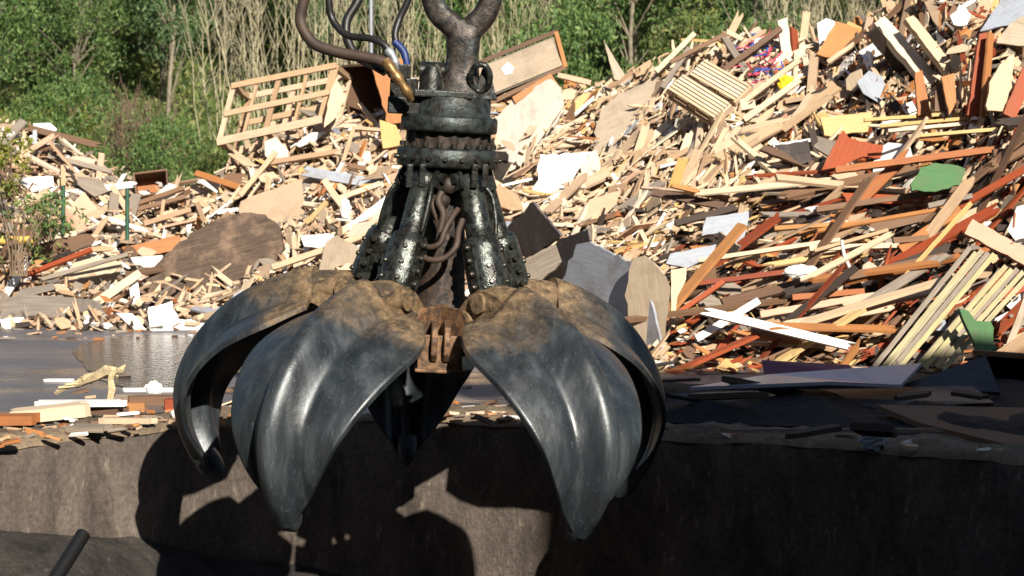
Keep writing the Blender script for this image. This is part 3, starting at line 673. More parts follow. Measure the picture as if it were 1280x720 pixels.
# grooved decking boards low on the tall heap: each board its own thing
i = 0
for (x0, y0, x1, y1, n, stp, mt) in [(1092, 462, 1212, 312, 5, 8, 'deckboard'), (1140, 462, 1250, 335, 6, 7.5, 'deckboard')]:
    for k in range(n):
        a = random.uniform(-4, 4); sx = k * stp
        col = 'deckboard' if k % 3 else 'grey'
        B('grooved_board', 'narrow %s board in the %s slanting bundle low on the tall heap' % ('yellow-green' if col == 'deckboard' else 'grey weathered', 'larger' if n == 6 else 'smaller'), 'board',
          strip(x0 + sx, y0 + a, x1 + sx * .95, y1 + a + sx * .25, 6.2), (.25, -1, .45 + .05 * (k % 2)), col, .62 + .02 * (k % 3), .02, group='narrow %s boards in the %s slanting bundle' % (col, 'larger' if n == 6 else 'smaller'))

# slatted crate on top of the heap
def bar(mb, a, b, wd, th, up):
    a = Vector(a); b = Vector(b); mb.slab(frame((a + b) / 2, b - a, Vector(up)), clean((b - a).length, wd), th)
def quad_pts(c4, D, n):
    c = at(sum(p[0] for p in c4) / 4, sum(p[1] for p in c4) / 4, D); return [on_plane(x, y, c, Vector(n).normalized()) for x, y in c4]
cn = Vector((-.25, -1, .25)).normalized()
Q = quad_pts([(290, 106), (421, 80), (403, 150), (271, 179)], 20.6, cn)
base = (Q[2] + Q[3]) / 2; root = empty('slatted_crate', base)
tag(root, 'tilted open slatted pine crate perched on top of the heap against the trees', 'crate')
def bil(u, v, d=0.0): return (Q[0] * (1 - u) + Q[1] * u) * (1 - v) + (Q[3] * (1 - u) + Q[2] * u) * v - cn * d - base
for d, nm in ((0, 'front'), (.42, 'rear')):
    for (u0, v0, u1, v1, wd) in [(0, .02, 1, .02, .055), (0, .98, 1, .98, .075), (0, .5, 1, .5, .055), (.01, 0, .01, 1, .05), (.98, 0, .98, 1, .075), (.45, 0, .45, 1, .05)] + ([(.24, .04, .24, .96, .03), (.72, .04, .72, .96, .03)] if d == 0 else [(0, .25, 1, .25, .04), (0, .75, 1, .75, .04)]):
        mb = MB(); bar(mb, bil(u0, v0, d + (.022 if u0 == u1 else 0)), bil(u1, v1, d + (.022 if u0 == u1 else 0)), wd, .022, cn); mb.build('rail' if v0 == v1 else 'slat', M['pine'], root)
for (u, v) in ((.01, .03), (.98, .03), (.01, .97), (.98, .97), (.45, .97)):
    mb = MB(); bar(mb, bil(u, v, .03), bil(u, v, .40), .05, .05, (0, 0, 1)); mb.build('post', M['pine'], root)
# dark open box beside the crate
def open_box(name, label, cat, c4, D, n, depth, mat, inner, th=.02, inset=True):
    CLEAR.append((c4, min(p[0] for p in c4), max(p[0] for p in c4), min(p[1] for p in c4), max(p[1] for p in c4)))
    n = Vector(n).normalized(); Q = quad_pts(c4, D, n); base = (Q[2] + Q[3]) / 2; root = empty(name, base); tag(root, label, cat)
    for i in range(4):
        a = Q[i] - base; b = Q[(i + 1) % 4] - base; X = (b - a); mid = (a + b) / 2 - n * depth / 2; cen = (sum((q for q in Q), Vector()) / 4 - base - n * depth / 2)
        Z = (mid - cen); Z = Z - X.normalized() * Z.dot(X.normalized()); Z = Z - n * Z.dot(n)
        mb = MB(); m = frame(mid + Z.normalized() * (0 if i % 2 else th * .5), X, Z); mb.slab(m, clean(X.length + (0 if i % 2 else th), depth), th); mb.build('side_board', M[mat], root)
    mb = MB(); C = [q - base - n * (depth - .006) for q in Q]; m = frame(sum(C, Vector()) / 4, C[1] - C[0], n); mi = m.inverted()
    ol = [((mi @ c).x * .97, (mi @ c).y * .97) for c in C]
    A = sum(ol[i][0] * ol[(i + 1) % 4][1] - ol[(i + 1) % 4][0] * ol[i][1] for i in range(4)); ol = ol if A > 0 else ol[::-1]
    mb.slab(m, ol, .01); mb.build('back_board', M[inner], root); return root
open_box('open_box', 'open box with dark inside standing between the slatted crate and the grab', 'box', [(428, 84), (468, 82), (482, 148), (436, 152)], 20.7, (-.9, -.7, -.1), .35, 'brown', 'dark')
B('broken_board', 'torn pale board end in front of the dark open box', 'board', [(412, 118), (420, 98), (432, 122), (418, 150), (404, 160)], LIT, 'pale', 0, .02, 20.3)
B('orange_red_board', 'orange-brown board leaning between the dark open box and the grab', 'board', [(462, 76), (505, 74), (512, 150), (486, 156)], FRONT, 'orange', 0, .02, 20.2)
B('brown_broken_board', 'brown broken board with jagged edge beside the grab flange', 'board', [(474, 150), (495, 158), (504, 182), (478, 186)], LIT, 'yellow', 0, .02, 19.8)
# small open drawer
open_box('drawer_box', 'small open wooden drawer lying on the saddle between the heaps', 'drawer', [(167, 218), (208, 213), (210, 238), (171, 245)], hpoint(190, .95).y - .25, (.1, -1, .25), .25, 'brown', 'orange', .015)
# painted cabinet carcass
n_ = Vector((.3, -1, .15)).normalized(); Q = quad_pts([(590, 82), (694, 40), (706, 84), (606, 132)], 20.4, n_); base = (Q[2] + Q[3]) / 2
root = empty('painted_cabinet', base); tag(root, 'tilted cabinet with stained grey door and red-brown edges behind the yoke', 'cabinet')
def bq(u, v, d=0.0): return (Q[0] * (1 - u) + Q[1] * u) * (1 - v) + (Q[3] * (1 - u) + Q[2] * u) * v - n_ * d - base
mb = MB(); c = bq(.5, .5, .15); X = Q[1] - Q[0]; mb.slab(frame(c, X, n_), clean(X.length * .97, .30), .28); mb.build('carcass', M['grey'], root)
mb = MB(); c = bq(.5, .5, -.004); mb.slab(frame(c, X, n_), clean(X.length * .9, .27), .02); mb.build('door', M['taupe'], root)
for (a, b, c2, d) in ((.0, 0, 0, 1), (1, 0, 1, 1), (0, 0, 1, 0), (0, 1, 1, 1)):
    mb = MB(); bar(mb, bq(a, b, -.012), bq(c2, d, -.012), .04, .03 if a == c2 else .026, n_); mb.build('edge_trim', M['orange'] if a == c2 else M['brown'], root)
mb = MB(); mb.slab(frame(bq(.36, .42, -.02), X, n_), shard(.13, .16), .004); mb.build('paint_patch', M['white'], root)
M['washed'] = wood('whitewashed_board', [(0, (.5, .45, .38)), (1, (.56, .5, .43))], dirt=.45, grain=.35)
B('white_grey_sheet', 'big whitewashed grey panel leaning under the painted cabinet', 'panel', [(612, 160), (640, 125), (690, 98), (702, 112), (705, 140), (680, 180), (652, 228), (632, 268), (612, 250)], (-.15, -1, .45), 'washed', 0, .03, 19.6)
B('white_grey_board', 'narrow whitewashed board lying along the big grey panel', 'board', strip(625, 240, 700, 128, 12), (-.1, -1, .5), 'pale', 0, .02, 19.4)
B('orange_panel_edge', 'red-brown edged board between painted cabinet and big grey panel', 'board', [(640, 122), (688, 92), (702, 112), (699, 116), (684, 100), (644, 130)], FRONT, 'orange', 0, .03, 19.8)
B('pink_lath', 'dull pink lath sticking out towards the trees', 'lath', strip(697, 94, 738, 104, 6), FRONT, 'pink', 0, .03, 20.3)

# pallets
def pallet(c4, D, n, label):
    CLEAR.append((c4, min(p[0] for p in c4), max(p[0] for p in c4), min(p[1] for p in c4), max(p[1] for p in c4)))
    n = Vector(n).normalized(); Q = quad_pts(c4, D, n); base = sum(Q, Vector()) / 4; root = empty('wooden_pallet', base - n * .1); tag(root, label, 'pallet')
    U = (Q[1] - Q[0]); W_ = (Q[3] - Q[0]); Un = U.normalized(); Wn = (W_ - Un * W_.dot(Un)).normalized(); lu = U.length; lw = W_.dot(Wn); ll = n * .1
    for k in range(6):
        mb = MB(); c = Wn * (lw * ((k + .5) / 6 - .5)); mb.slab(frame(c + ll, Un, n), clean(lu, lw / 6 * .68), .018); mb.build('deck_slat', M['pale'], root)
    for k in range(3):
        mb = MB(); c = Un * (lu * (k / 2 - .5) * .93); mb.slab(frame(c + ll - n * .047, Wn, n), clean(lw, .07), .07); mb.build('bearer', M['pine'], root)
        mb = MB(); c = Wn * (lw * (k / 2 - .5) * .88); mb.slab(frame(c + ll - n * .093, Un, n), clean(lu, .07), .018); mb.build('base_slat', M['pine'], root)
pn = (-.25, -.75, .65)
pallet([(886, 76), (942, 108), (914, 126), (856, 90)], hpoint(900, .85).y - .3, pn, 'pale slatted pallet, upper of two on the crest of the tall heap')
pallet([(858, 94), (916, 130), (890, 150), (830, 108)], hpoint(880, .8).y - .5, pn, 'pale slatted pallet, lower of two on the crest of the tall heap')

# bag, plastics
def crumple(name, label, cat, px, py, off, r, mat, sx=1, sz=1):
    mb = MB(); n = 14; P = []
    v = hv(px, py); c = at(px, py, hpoint(px, v).y - off)
    prof = [(r * math.sin(math.pi * i / 9) + .001, -r * math.cos(math.pi * i / 9)) for i in range(10)]
    mb.lathe(prof, n, smooth=False); rr = [random.uniform(.65, 1.2) for _ in mb.v]
    mb.v = [(x * q * sx, y * q * .6, z * q * sz) for (x, y, z), q in zip(mb.v, rr)]
    o = mb.build(name, M[mat]); o.location = c; tag(o, label, cat); return o
crumple('yellow_bag', 'crumpled yellow plastic bag beside the pallets', 'bag', 983, 104, .25, .065, 'yellowplastic', 1.1, 1)
crumple('tattered_plastic', 'tattered white plastic caught in the dark part of the tall heap', 'plastic', 1000, 340, .5, .07, 'white', 1.7, .7)
crumple('tattered_plastic', 'small pale green-white plastic film on the orange laths', 'plastic', 1025, 262, .5, .05, 'white', 2.2, .5)
crumple('orange_chunk', 'orange crumpled chunk on the crest behind the grab', 'scrap', 718, 104, .2, .09, 'orange', 1.3, .7)
crumple('white_wrapping', 'white crumpled wrapping beside the steep pine plank', 'wrapping', 432, 262, .45, .06, 'white', .8, 1.5)
mb = MB(); c = [at(x, y, hpoint(1058, hv(1058, 320)).y - .6) for x, y in ((1052, 300), (1055, 318), (1060, 330), (1068, 348))]; mb.tube(spline(c, 12), .013, 6)
tag(mb.build('white_strap', M['white']), 'twisted white strap hanging over the boards low on the tall heap', 'strap')

# poles and pipe of the left heap
def pole(name, label, cat, a, b, r, mat):
    mb = MB(); mb.tube([a, (a + b) / 2, b], r, 10); o = mb.build(name, M[mat]); return tag(o, label, cat)
D0 = hpoint(40, .5).y - .5
M['yellowpipe'] = flat('yellow_pipe', (.55, .36, .08), .5, 0, .2, 8)
M['greenpost'] = flat('green_post', (.03, .1, .06), .5, .2, .2, 8)
pole('yellow_pole', 'thick dull yellow pole lying level at the side of the low heap', 'pole', at(-120, 302, D0), at(48, 300, D0), .038, 'yellowpipe')
B('grey_post', 'grey flat post standing on the crest of the low heap', 'post', [(40, 208), (41, 163), (46, 163), (48, 207)], FRONT, 'greyblue', .1, .03)
pole('green_post', 'thin dark green post beside the pinkish panel', 'post', at(79, 292, 18.4), at(79, 232, 18.4), .018, 'greenpost')
pole('green_post', 'thin dark green post below the open drawer', 'post', at(159, 300, 18.4), at(159, 236, 18.4), .018, 'greenpost')
# weeds at the left edge
def weed(px, py, D, w_, h, mat, lab, nl, twig):
    p = at(px, py, D); root = empty('weed_bush', p); tag(root, lab, 'bush'); mb = MB()
    for k in range(18):
        e = Vector((random.gauss(0, w_ * .35), random.gauss(0, .15), h * random.uniform(.5, 1))); mb.tube([Vector((random.gauss(0, .05), 0, 0)), e * .5 + Vector((random.gauss(0, .04), 0, .03)), e], [.01, .007, .003], 4, False)
    mb.build('stem', M[twig], root)
    cs = [(random.gauss(0, w_ * .38), random.gauss(0, .15), h * random.uniform(.1, 1)) for _ in range(26)]
    me = leaf_mesh('foliage', cs, [(.09, .09, .09)] * 26, nl, .06, M[mat], .2); o = bpy.data.objects.new('foliage', me); COL.objects.link(o); o.parent = root
weed(10, 255, 19.0, .34, .62, 'leaf_y', 'yellow-green leafy weed on the crest of the low heap', 26, 'twigbrown')
weed(22, 345, 17.5, .4, .75, 'leaf_u', 'brown twiggy weed tangled in front of the low heap', 7, 'twigbrown')
weed(52, 300, 17.9, .25, .35, 'leaf_a', 'small dark green weed beside the pinkish bent sheet', 16, 'twigbrown')

# countless small pieces: one object
mb = MB(); cnt = 0
while cnt < 24000:
    px = random.uniform(-220, 1500); v = random.uniform(-.02, 1.06)
    yf, yt = hyf(px), hyt(px)
    if random.random() > (yf - yt) / 470: continue
    py = yf + (yt - yf) * v; cnt += 1
    if inside(px, py) and random.random() < .85: continue
    dim = random.random()
    mt = pick(px, py); low = lowzone(px, py)
    if dim < .72:
        l = (random.uniform(.1, .46) if random.random() < .55 else random.uniform(.05, .2)) * (1.35 if low else 1); wd = random.uniform(.014, .05) ; th = random.uniform(.006, .024)
        ol = jag(l, wd, 3, .16)
    else:
        l = random.uniform(.06, .24); wd = l * random.uniform(.4, .9); th = random.uniform(.004, .016); ol = shard(l, wd)
    if low and random.random() < .5: continue
    mb.slab(place(px, py, random.uniform(-.28, .03) if low else random.uniform(-.1, .08), .3, .6), ol, th, MATS.index(mt))
for k in range(15000):
    px = random.uniform(-200, 1480); v = random.uniform(-.02, 1.03); yf, yt = hyf(px), hyt(px); py = yf + (yt - yf) * v
    if random.random() > (yf - yt) / 470 or inside(px, py) or (lowzone(px, py) and random.random() < .5): continue
    l = random.uniform(.025, .11); mb.slab(place(px, py, random.uniform(-.06, .09), .5, 1), shard(l, l * random.uniform(.15, .8)), random.uniform(.003, .01), MATS.index(pick(px, py)))
for k in range(70):      # bits of coloured plastic and cable in the upper part of the tall heap
    px = random.gauss(955, 14); py = random.gauss(80, 20)
    mb.slab(place(px, py, .08, .6, .8), jag(random.uniform(.05, .25), random.uniform(.008, .02), 3), .008, MATS.index(random.choice(['blueplastic', 'pinkplastic', 'pinkplastic', 'white', 'dark'])))
tag(mb.build('wood_debris', [M[k] for k in MATS]), 'countless splintered sticks and chips of waste wood covering the heaps', 'debris', kind='stuff')

# individual planks
CN = {'pine': 'pale pine', 'pale': 'creamy white-wood', 'yellow': 'yellow pine', 'orange': 'orange varnished', 'red': 'red-brown', 'brown': 'brown', 'grey': 'grey weathered',
      'dark': 'blackened', 'white': 'white painted', 'chip': 'tan chipboard', 'pink': 'pinkish', 'greyblue': 'grey-blue'}
def region(px, py):
    if px < 250: return 'in the low heap beside the wet yard'
    if px < 480: return 'in the heap below the slatted crate'
    if px < 850: return 'in the heap behind the grab'
    return 'near the top of the tall heap' if py < 190 else 'in the shaded lower part of the tall heap'
cnt = 0
while cnt < 285:
    px = random.uniform(-30, 1310); v = random.uniform(.02, 1.0); yf, yt = hyf(px), hyt(px)
    if random.random() > (yf - yt) / 470: continue
    if 470 < px < 660 and random.random() < .6: continue
    py = yf + (yt - yf) * v; low = lowzone(px, py)
    if inside(px, py): continue
    mt = pick(px, py); l = random.uniform(.4, .85) if not low else random.uniform(.5, 1.35)
    wd = random.uniform(.035, .095); th = random.uniform(.012, .03)
    mb = MB(); m = place(px, py, random.uniform(.04, .3) if low else random.uniform(.02, .11), .12, .35)
    if any(inside(*proj(m @ Vector((q * l, 0, 0)))) for q in (-.48, -.25, .25, .48)) and random.random() < .93: continue
    cnt += 1
    mb.slab(Matrix(), jag(l, wd, 5, .08) if random.random() < .7 else clean(l, wd), th, 0)
    o = mb.build('wooden_plank', M[mt]); o.matrix_world = m
    lab = f"{'short' if l < .6 else 'long'} {CN[mt]} plank {region(px, py)}"
    tag(o, lab, 'plank', lab.replace('plank', 'planks'))

cnt = 0
while cnt < 130:
    px = random.uniform(-30, 1310); v = random.uniform(.03, .97); yf, yt = hyf(px), hyt(px); py = yf + (yt - yf) * v
    if random.random() > (yf - yt) / 470 or inside(px, py): continue
    if px > 850 and py > 200 and random.random() < .6: continue
    cnt += 1; mt = random.choices(['pine', 'pale', 'chip', 'white', 'pink', 'brown', 'grey', 'orange', 'greyblue'], [16, 12, 12, 10, 5, 6, 6, 6, 2])[0]; l = random.uniform(.18, .42)
    mb = MB(); mb.slab(Matrix(), shard(l, l * random.uniform(.35, .85)), random.uniform(.006, .016)); o = mb.build('broken_piece', M[mt]); o.matrix_world = place(px, py, random.uniform(.04, .13), .2, .45)
    lab = f"{'small' if l < .3 else 'large'} broken flat {CN[mt]} piece {region(px, py)}"; tag(o, lab, 'board piece', lab.replace('piece', 'pieces'))
# ------------------------------------------------------------------ debris along the rim, in the yard and on the shaded ground
def lay(px, py, l, wd, th, mat, ang, name, label, cat, z=.0, tilt=0.0):
    p = ground(px, py, z + th / 2); mb = MB(); mb.slab(Matrix(), jag(l, wd, 5, .06), th); o = mb.build(name, M[mat]); o.matrix_world = Matrix.Translation(p) @ Euler((0, tilt, R(ang))).to_matrix().to_4x4(); return tag(o, label, cat)
lay(60, 516, .42, .16, .07, 'pale', 12, 'pale_block', 'thick pale wooden block lying on the dusty rim of the wall', 'block', .02, -.08)
lay(15, 524, .26, .14, .05, 'orange', 4, 'orange_block', 'orange-brown wooden piece beside the thick pale block on the rim', 'block', .02)
lay(100, 504, .48, .09, .03, 'white', 3, 'white_lath', 'white lath lying behind the pale block on the rim', 'lath', .07)
lay(115, 512, .4, .12, .04, 'brown', -6, 'brown_board', 'brown board lying under the white lath on the rim', 'board', .02)
lay(160, 509, .18, .08, .05, 'orange', 10, 'orange_offcut', 'small orange offcut at the foot of the bent branch', 'offcut', .02)
lay(112, 535, .2, .12, .03, 'grey', -10, 'flat_stone', 'flat grey oval slab set in the dusty rim', 'slab', .03)
lay(160, 526, .3, .04, .03, 'pine', -2, 'pine_stick', 'short pine stick lying on the dusty rim', 'stick', .03)
lay(205, 487, .5, .05, .02, 'white', 2, 'white_strip', 'white strip lying in the wet yard beside the claw', 'strip')
lay(75, 475, .2, .04, .015, 'white', 0, 'white_chip', 'small white chip lying on the wet yard', 'chip')
lay(215, 500, .5, .07, .05, 'brown', 3, 'brown_stick', 'brown stick in the wet yard behind the rim', 'stick')
lay(185, 497, .4, .06, .04, 'grey', -4, 'grey_stick', 'grey stick in the wet yard behind the bent branch', 'stick')
lay(225, 505, .18, .07, .06, 'red', 8, 'red_offcut', 'small red offcut behind the rim near the outermost claw', 'offcut')
crumple('white_cup', 'white crumpled packaging in the wet yard behind the bent branch', 'packaging', 190, 480, 0, .055, 'white', 1, .8).location = ground(192, 486, .04)
crumple('white_foil', 'white crumpled foil ball on the rim beside the outermost claw', 'foil', 225, 510, 0, .05, 'white', 1.2, .7).location = ground(226, 518, .05)
# bent branch
mb = MB(); D1 = ground(138, 512).y
up_ = [at(139, 514, D1), at(137, 500, D1), at(140, 486, D1), at(138, 474, D1), at(141, 464, D1)]
mb.tube(up_, [.024, .019, .023, .018, .021], 6, True, 0, False)
dg = [at(146, 463, D1 + .02), at(134, 463, D1 + .03), at(122, 470, D1 + .06), at(108, 474, D1 + .1), at(97, 481, D1 + .13), at(83, 484, D1 + .18)]
mb.tube(dg, [.02, .034, .028, .031, .02, .012], 6, True, 0, False)
for k in range(9):
    q = random.uniform(84, 146); yy = float(np.interp(q, [84, 146], [484, 464])); c0 = at(q, yy, D1 + .1)
    mb.slab(Matrix.Translation(c0) @ Euler((random.uniform(-1, 1), random.uniform(-.5, .1), random.uniform(-.3, .3))).to_matrix().to_4x4(), jag(random.uniform(.06, .2), .025, 3), .012)
M['branch'] = flat('peeled_branch', (.48, .38, .22), .8, 0, .5, 14)
tag(mb.build('bent_branch', M['branch']), 'broken pale splintered branch propped on an upright stick on the rim of the wall', 'branch')
# fine litter on rim and yard
mb = MB()
for k in range(650):
    px = random.uniform(-150, 1400); t = random.random(); yb = float(np.interp(px, PX, TY))
    if px > 690 and random.random() < .9: continue
    if px < 260 or random.random() < .5: py = yb - 4 - abs(random.gauss(0, 22)) if random.random() < .7 else random.uniform(408, 424)
    else: py = yb - random.uniform(3, 25)
    if py < 415 and px > 300: continue
    p = ground(px, py, .03 if yb - py < 28 else .006)
    l = random.uniform(.02, .13)
    mb.slab(Matrix.Translation(p) @ Euler((random.gauss(0, .2), random.gauss(0, .2), random.uniform(-.7, .7))).to_matrix().to_4x4(), jag(l, l * random.uniform(.15, .5), 3), random.uniform(.004, .02), random.choice([0, 0, 1, 2, 3, 3, 4]))
tag(mb.build('yard_litter_debris', [M['pine'], M['white'], M['orange'], M['brown'], M['grey']]), 'small wood chips littering the rim and the wet yard', 'debris', kind='stuff')
# shaded items behind the wall
M['blacksheet'] = flat('black_sheeting', (.01, .0095, .0095), .75, 0, .4, 6, .5, .02, .2)  # near-black colour stands in for deep shade behind the wall
M['bluepanel'] = flat('blue_grey_sheet', (.32, .36, .46), .25, .1, .12, 2, .1)
def gp(pts, z): return [ground(x, y, z) for x, y in pts]
def sheet3(name, label, cat, P, mat, th=.02):
    mb = MB(); n = (P[1] - P[0]).cross(P[2] - P[0]).normalized()
    if n.z < 0: n = -n
    k = len(P); mb.add([p + n * th / 2 for p in P] + [p - n * th / 2 for p in P], [list(range(k)), list(range(2 * k - 1, k - 1, -1))] + [[i, i + k, (i + 1) % k + k, (i + 1) % k] for i in range(k)])
    return tag(mb.build(name, M[mat]), label, cat)
sheet3('blue_grey_sheet', 'long flat blue-grey sheet in shade at the foot of the tall heap', 'sheet', [at(862, 486, 12.0), at(960, 470, 12.3), at(1152, 456, 12.5), at(1126, 483, 12.0), at(1040, 479, 11.95)], 'bluepanel')
sheet3('purple_cloth', 'dull purple cloth in shade at the foot of the tall heap', 'cloth', [at(952, 452, 13.1), at(1062, 458, 13.1), at(1070, 470, 12.7), at(958, 476, 12.7)], 'purple')
M['darkpanel'] = flat('dark_wet_board', (.03, .026, .026), .45, 0, .5, 5, .3, .01)  # base colour lowered to deepen the shade on these sheets
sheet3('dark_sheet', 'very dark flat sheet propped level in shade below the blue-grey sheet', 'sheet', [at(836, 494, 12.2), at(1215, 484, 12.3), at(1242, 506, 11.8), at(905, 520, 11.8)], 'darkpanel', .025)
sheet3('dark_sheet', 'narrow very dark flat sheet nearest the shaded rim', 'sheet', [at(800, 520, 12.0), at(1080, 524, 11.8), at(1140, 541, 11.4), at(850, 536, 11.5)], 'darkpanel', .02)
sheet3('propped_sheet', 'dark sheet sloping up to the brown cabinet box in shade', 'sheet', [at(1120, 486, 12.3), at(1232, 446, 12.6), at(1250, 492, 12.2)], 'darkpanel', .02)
lay(1040, 538, 1.1, .02, .02, 'grey', 1, 'edge_lath', 'thin pale lath lying along the shaded rim', 'lath', .1)  # pale strip added as the lit edge of the dark sheets
sheet3('fallen_sheet', 'wide grey panel lying in shade on the pit rim', 'panel', [at(1095, 509, 11.5), at(1330, 514, 11.6), at(1400, 575, 10.2), at(1262, 560, 10.5), at(1150, 532, 11.0)], 'brown', .03)
mb = MB(); tv = []; nx, ny = 60, 16  # black cover added so the shaded ground renders near black
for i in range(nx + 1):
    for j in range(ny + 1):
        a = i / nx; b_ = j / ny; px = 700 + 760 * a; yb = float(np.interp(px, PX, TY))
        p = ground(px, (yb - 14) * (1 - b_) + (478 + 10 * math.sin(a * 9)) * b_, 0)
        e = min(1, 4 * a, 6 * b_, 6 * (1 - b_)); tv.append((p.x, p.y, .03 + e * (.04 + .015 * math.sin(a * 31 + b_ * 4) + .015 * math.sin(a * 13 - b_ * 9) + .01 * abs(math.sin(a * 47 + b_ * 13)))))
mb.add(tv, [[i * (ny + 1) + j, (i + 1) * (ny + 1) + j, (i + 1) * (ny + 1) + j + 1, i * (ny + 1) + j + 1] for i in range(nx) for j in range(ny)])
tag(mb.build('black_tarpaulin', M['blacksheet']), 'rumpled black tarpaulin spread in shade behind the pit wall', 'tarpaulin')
open_box('cabinet_box', 'brown open cabinet box in shade at the foot of the tall heap', 'cabinet', [(1218, 444), (1330, 452), (1330, 520), (1245, 512)], 12.9, (-.25, -1, .1), .5, 'brown', 'brown', .03)
mb = MB()
for k in range(9):
    px = random.uniform(660, 1350); py = random.uniform(474, 540); p = ground(px, py, .13)
    l = random.uniform(.15, .6); mb.slab(Matrix.Translation(p) @ Euler((random.gauss(0, .2), random.gauss(0, .15), random.uniform(-.6, .6))).to_matrix().to_4x4(), jag(l, random.uniform(.03, .12), 4), random.uniform(.01, .04), random.choice([0, 1, 2, 3]))
tag(mb.build('shaded_debris', [M['dark'], M['dark'], M['blacksheet'], M['dark']]), 'broken dark pieces of wood scattered in shade behind the pit wall', 'debris', kind='stuff')  # wood pieces coloured near black to deepen the shade there
o = crumple('grey_rag', 'small grey-green rag hanging over the shaded rim', 'rag', 1093, 550, 0, .06, 'greyblue', 1.2, .8); o.location = ground(1093, 554, .04) + Vector((0, .02, 0))
# black bar standing in the pit
mb = MB(); mb.tube([at(62, 735, 9.6), at(104, 668, 9.9)], .035, 12)
M['blackpipe'] = flat('black_plastic', (.005, .005, .005), .5, 0, .2, 10)
tag(mb.build('black_pipe', M['blackpipe']), 'black pipe leaning at the foot of the pit wall', 'pipe')
# loose dirt ledge at the foot of the wall
mb = MB(); xs = np.linspace(-4, 5, 60); rows = []
for i, x in enumerate(xs):
    yb = float(np.interp(x, [p.x for p in rim], [p.y for p in rim]))
    lz = float(np.interp(x / yb * F + 640, [-200, 0, 300, 520, 900], [-.36, -.44, -.79, -1.02, -1.08]))
    for j, (dy, z) in enumerate(((.02, .02), (-.2, 0), (-.5, -.1), (-1.0, -.25), (-1.9, -.6))):
        rows.append((x, yb + dy, max(lz + z, -1.045 - .01 * j) + (.025 * math.sin(i * 1.1 + j) + .03 * random.random()) * (lz > -.95)))
mb.add(rows, [[i * 5 + j, i * 5 + j + 1, (i + 1) * 5 + j + 1, (i + 1) * 5 + j] for i in range(59) for j in range(4)], None, 0, True)
tag(mb.build('spilled_dirt', M['pitfloor']), kind='structure')

# tall partition added out of view, shaped to shade the foot of the tall heap
SHX = .14 + .36 * 8.6
mb = MB(); mb.box(Matrix.Translation((SHX + 7, 3.0, 2.95)), 14, .3, 7.9)
for k in range(8): mb.box(Matrix.Translation((SHX + .4 + 1.9 * k, 2.75, 2.9)), .25, .19, 7.7)
tag(mb.build('partition_wall', M['shed']), 'tall grey partition shading the pit beside the tall heap', 'partition')

mb = MB(); mb.box(Matrix.Translation((2, -9, 4.2)), 60, 4, 10.4)  # unseen box added behind the camera to cut sky light on the wall
for k in range(12): mb.box(Matrix.Translation((-25 + 5 * k, -6.9, 4.1)), .4, .19, 10.2)
tag(mb.build('works_hall', M['shed']), 'long dark sheet-clad works hall standing behind the viewer', 'building')
mb = MB(); mb.box(Matrix.Translation((-12, 2, 3.2)), 3, 17.8, 8.4)  # unseen box added on the left to cut sky light from that side
for k in range(5): mb.box(Matrix.Translation((-10.4, -5 + 3.4 * k, 3.1)), .19, .4, 8.2)
tag(mb.build('storage_shed', M['shed']), 'dark storage shed at the side of the pit beyond the view', 'building')
# ------------------------------------------------------------------ the grab
GP = at(549, 397, 10.0)
grab = empty('orange_peel_grab', GP, (R(0), R(3.1), 0))
tag(grab, 'greasy dark steel hydraulic grab with five open curved claws hanging over the pit', 'grab')
SP = spline([(.27, 0, .03), (.36, 0, .085), (.5, 0, .09), (.66, 0, .06), (.84, 0, -.015), (.99, 0, -.125), (1.105, 0, -.275), (1.165, 0, -.44), (1.15, 0, -.6), (1.095, 0, -.725), (1.03, 0, -.82)], 61)
def spn(i):
    t = (SP[min(i + 1, 60)] - SP[max(i - 1, 0)]).normalized(); return Vector((-t.z, 0, t.x)) if True else t
I0 = 15
def bladeW(q): a = .285 + 1.1 * q; b = .415 * (1 - q ** 1.9) + .026; return (a ** -8 + b ** -8) ** (-1 / 8)
def blade_pt(i, u, th=0.0):
    """i: station along the spine (float ok), u in -1..1 across"""
    k = int(min(i, 59)); f = i - k; c = SP[k] * (1 - f) + SP[k + 1] * f; n = spn(k)
    if n.z < 0 and i < 40: n = -n
    if n.x < 0: n = -n
    q = max(0, (i - I0) / (60 - I0)); w_ = bladeW(q); t = u * w_
    drop = t * t / 1.7
    rid = (.125 - .05 * q) * math.exp(-(abs(t) / (.105 - .05 * q)) ** 2.6)
    groove = -.014 * math.exp(-((abs(t) - .155 + .05 * q) / .022) ** 2) * (1 - .6 * q)
    # top edge: corners droop away from the spine
    back = Vector((0, 0, 0))
    if q < .35: back = (SP[k + 1] - SP[k]).normalized() * (abs(t) ** 1.5) * -.17 * (1 - q / .35)
    return c + Vector((0, t, 0)) - n * (drop - rid - groove + th) + back
US = [math.copysign(abs(x) ** 1.25, x) for x in np.linspace(-1, 1, 57)]
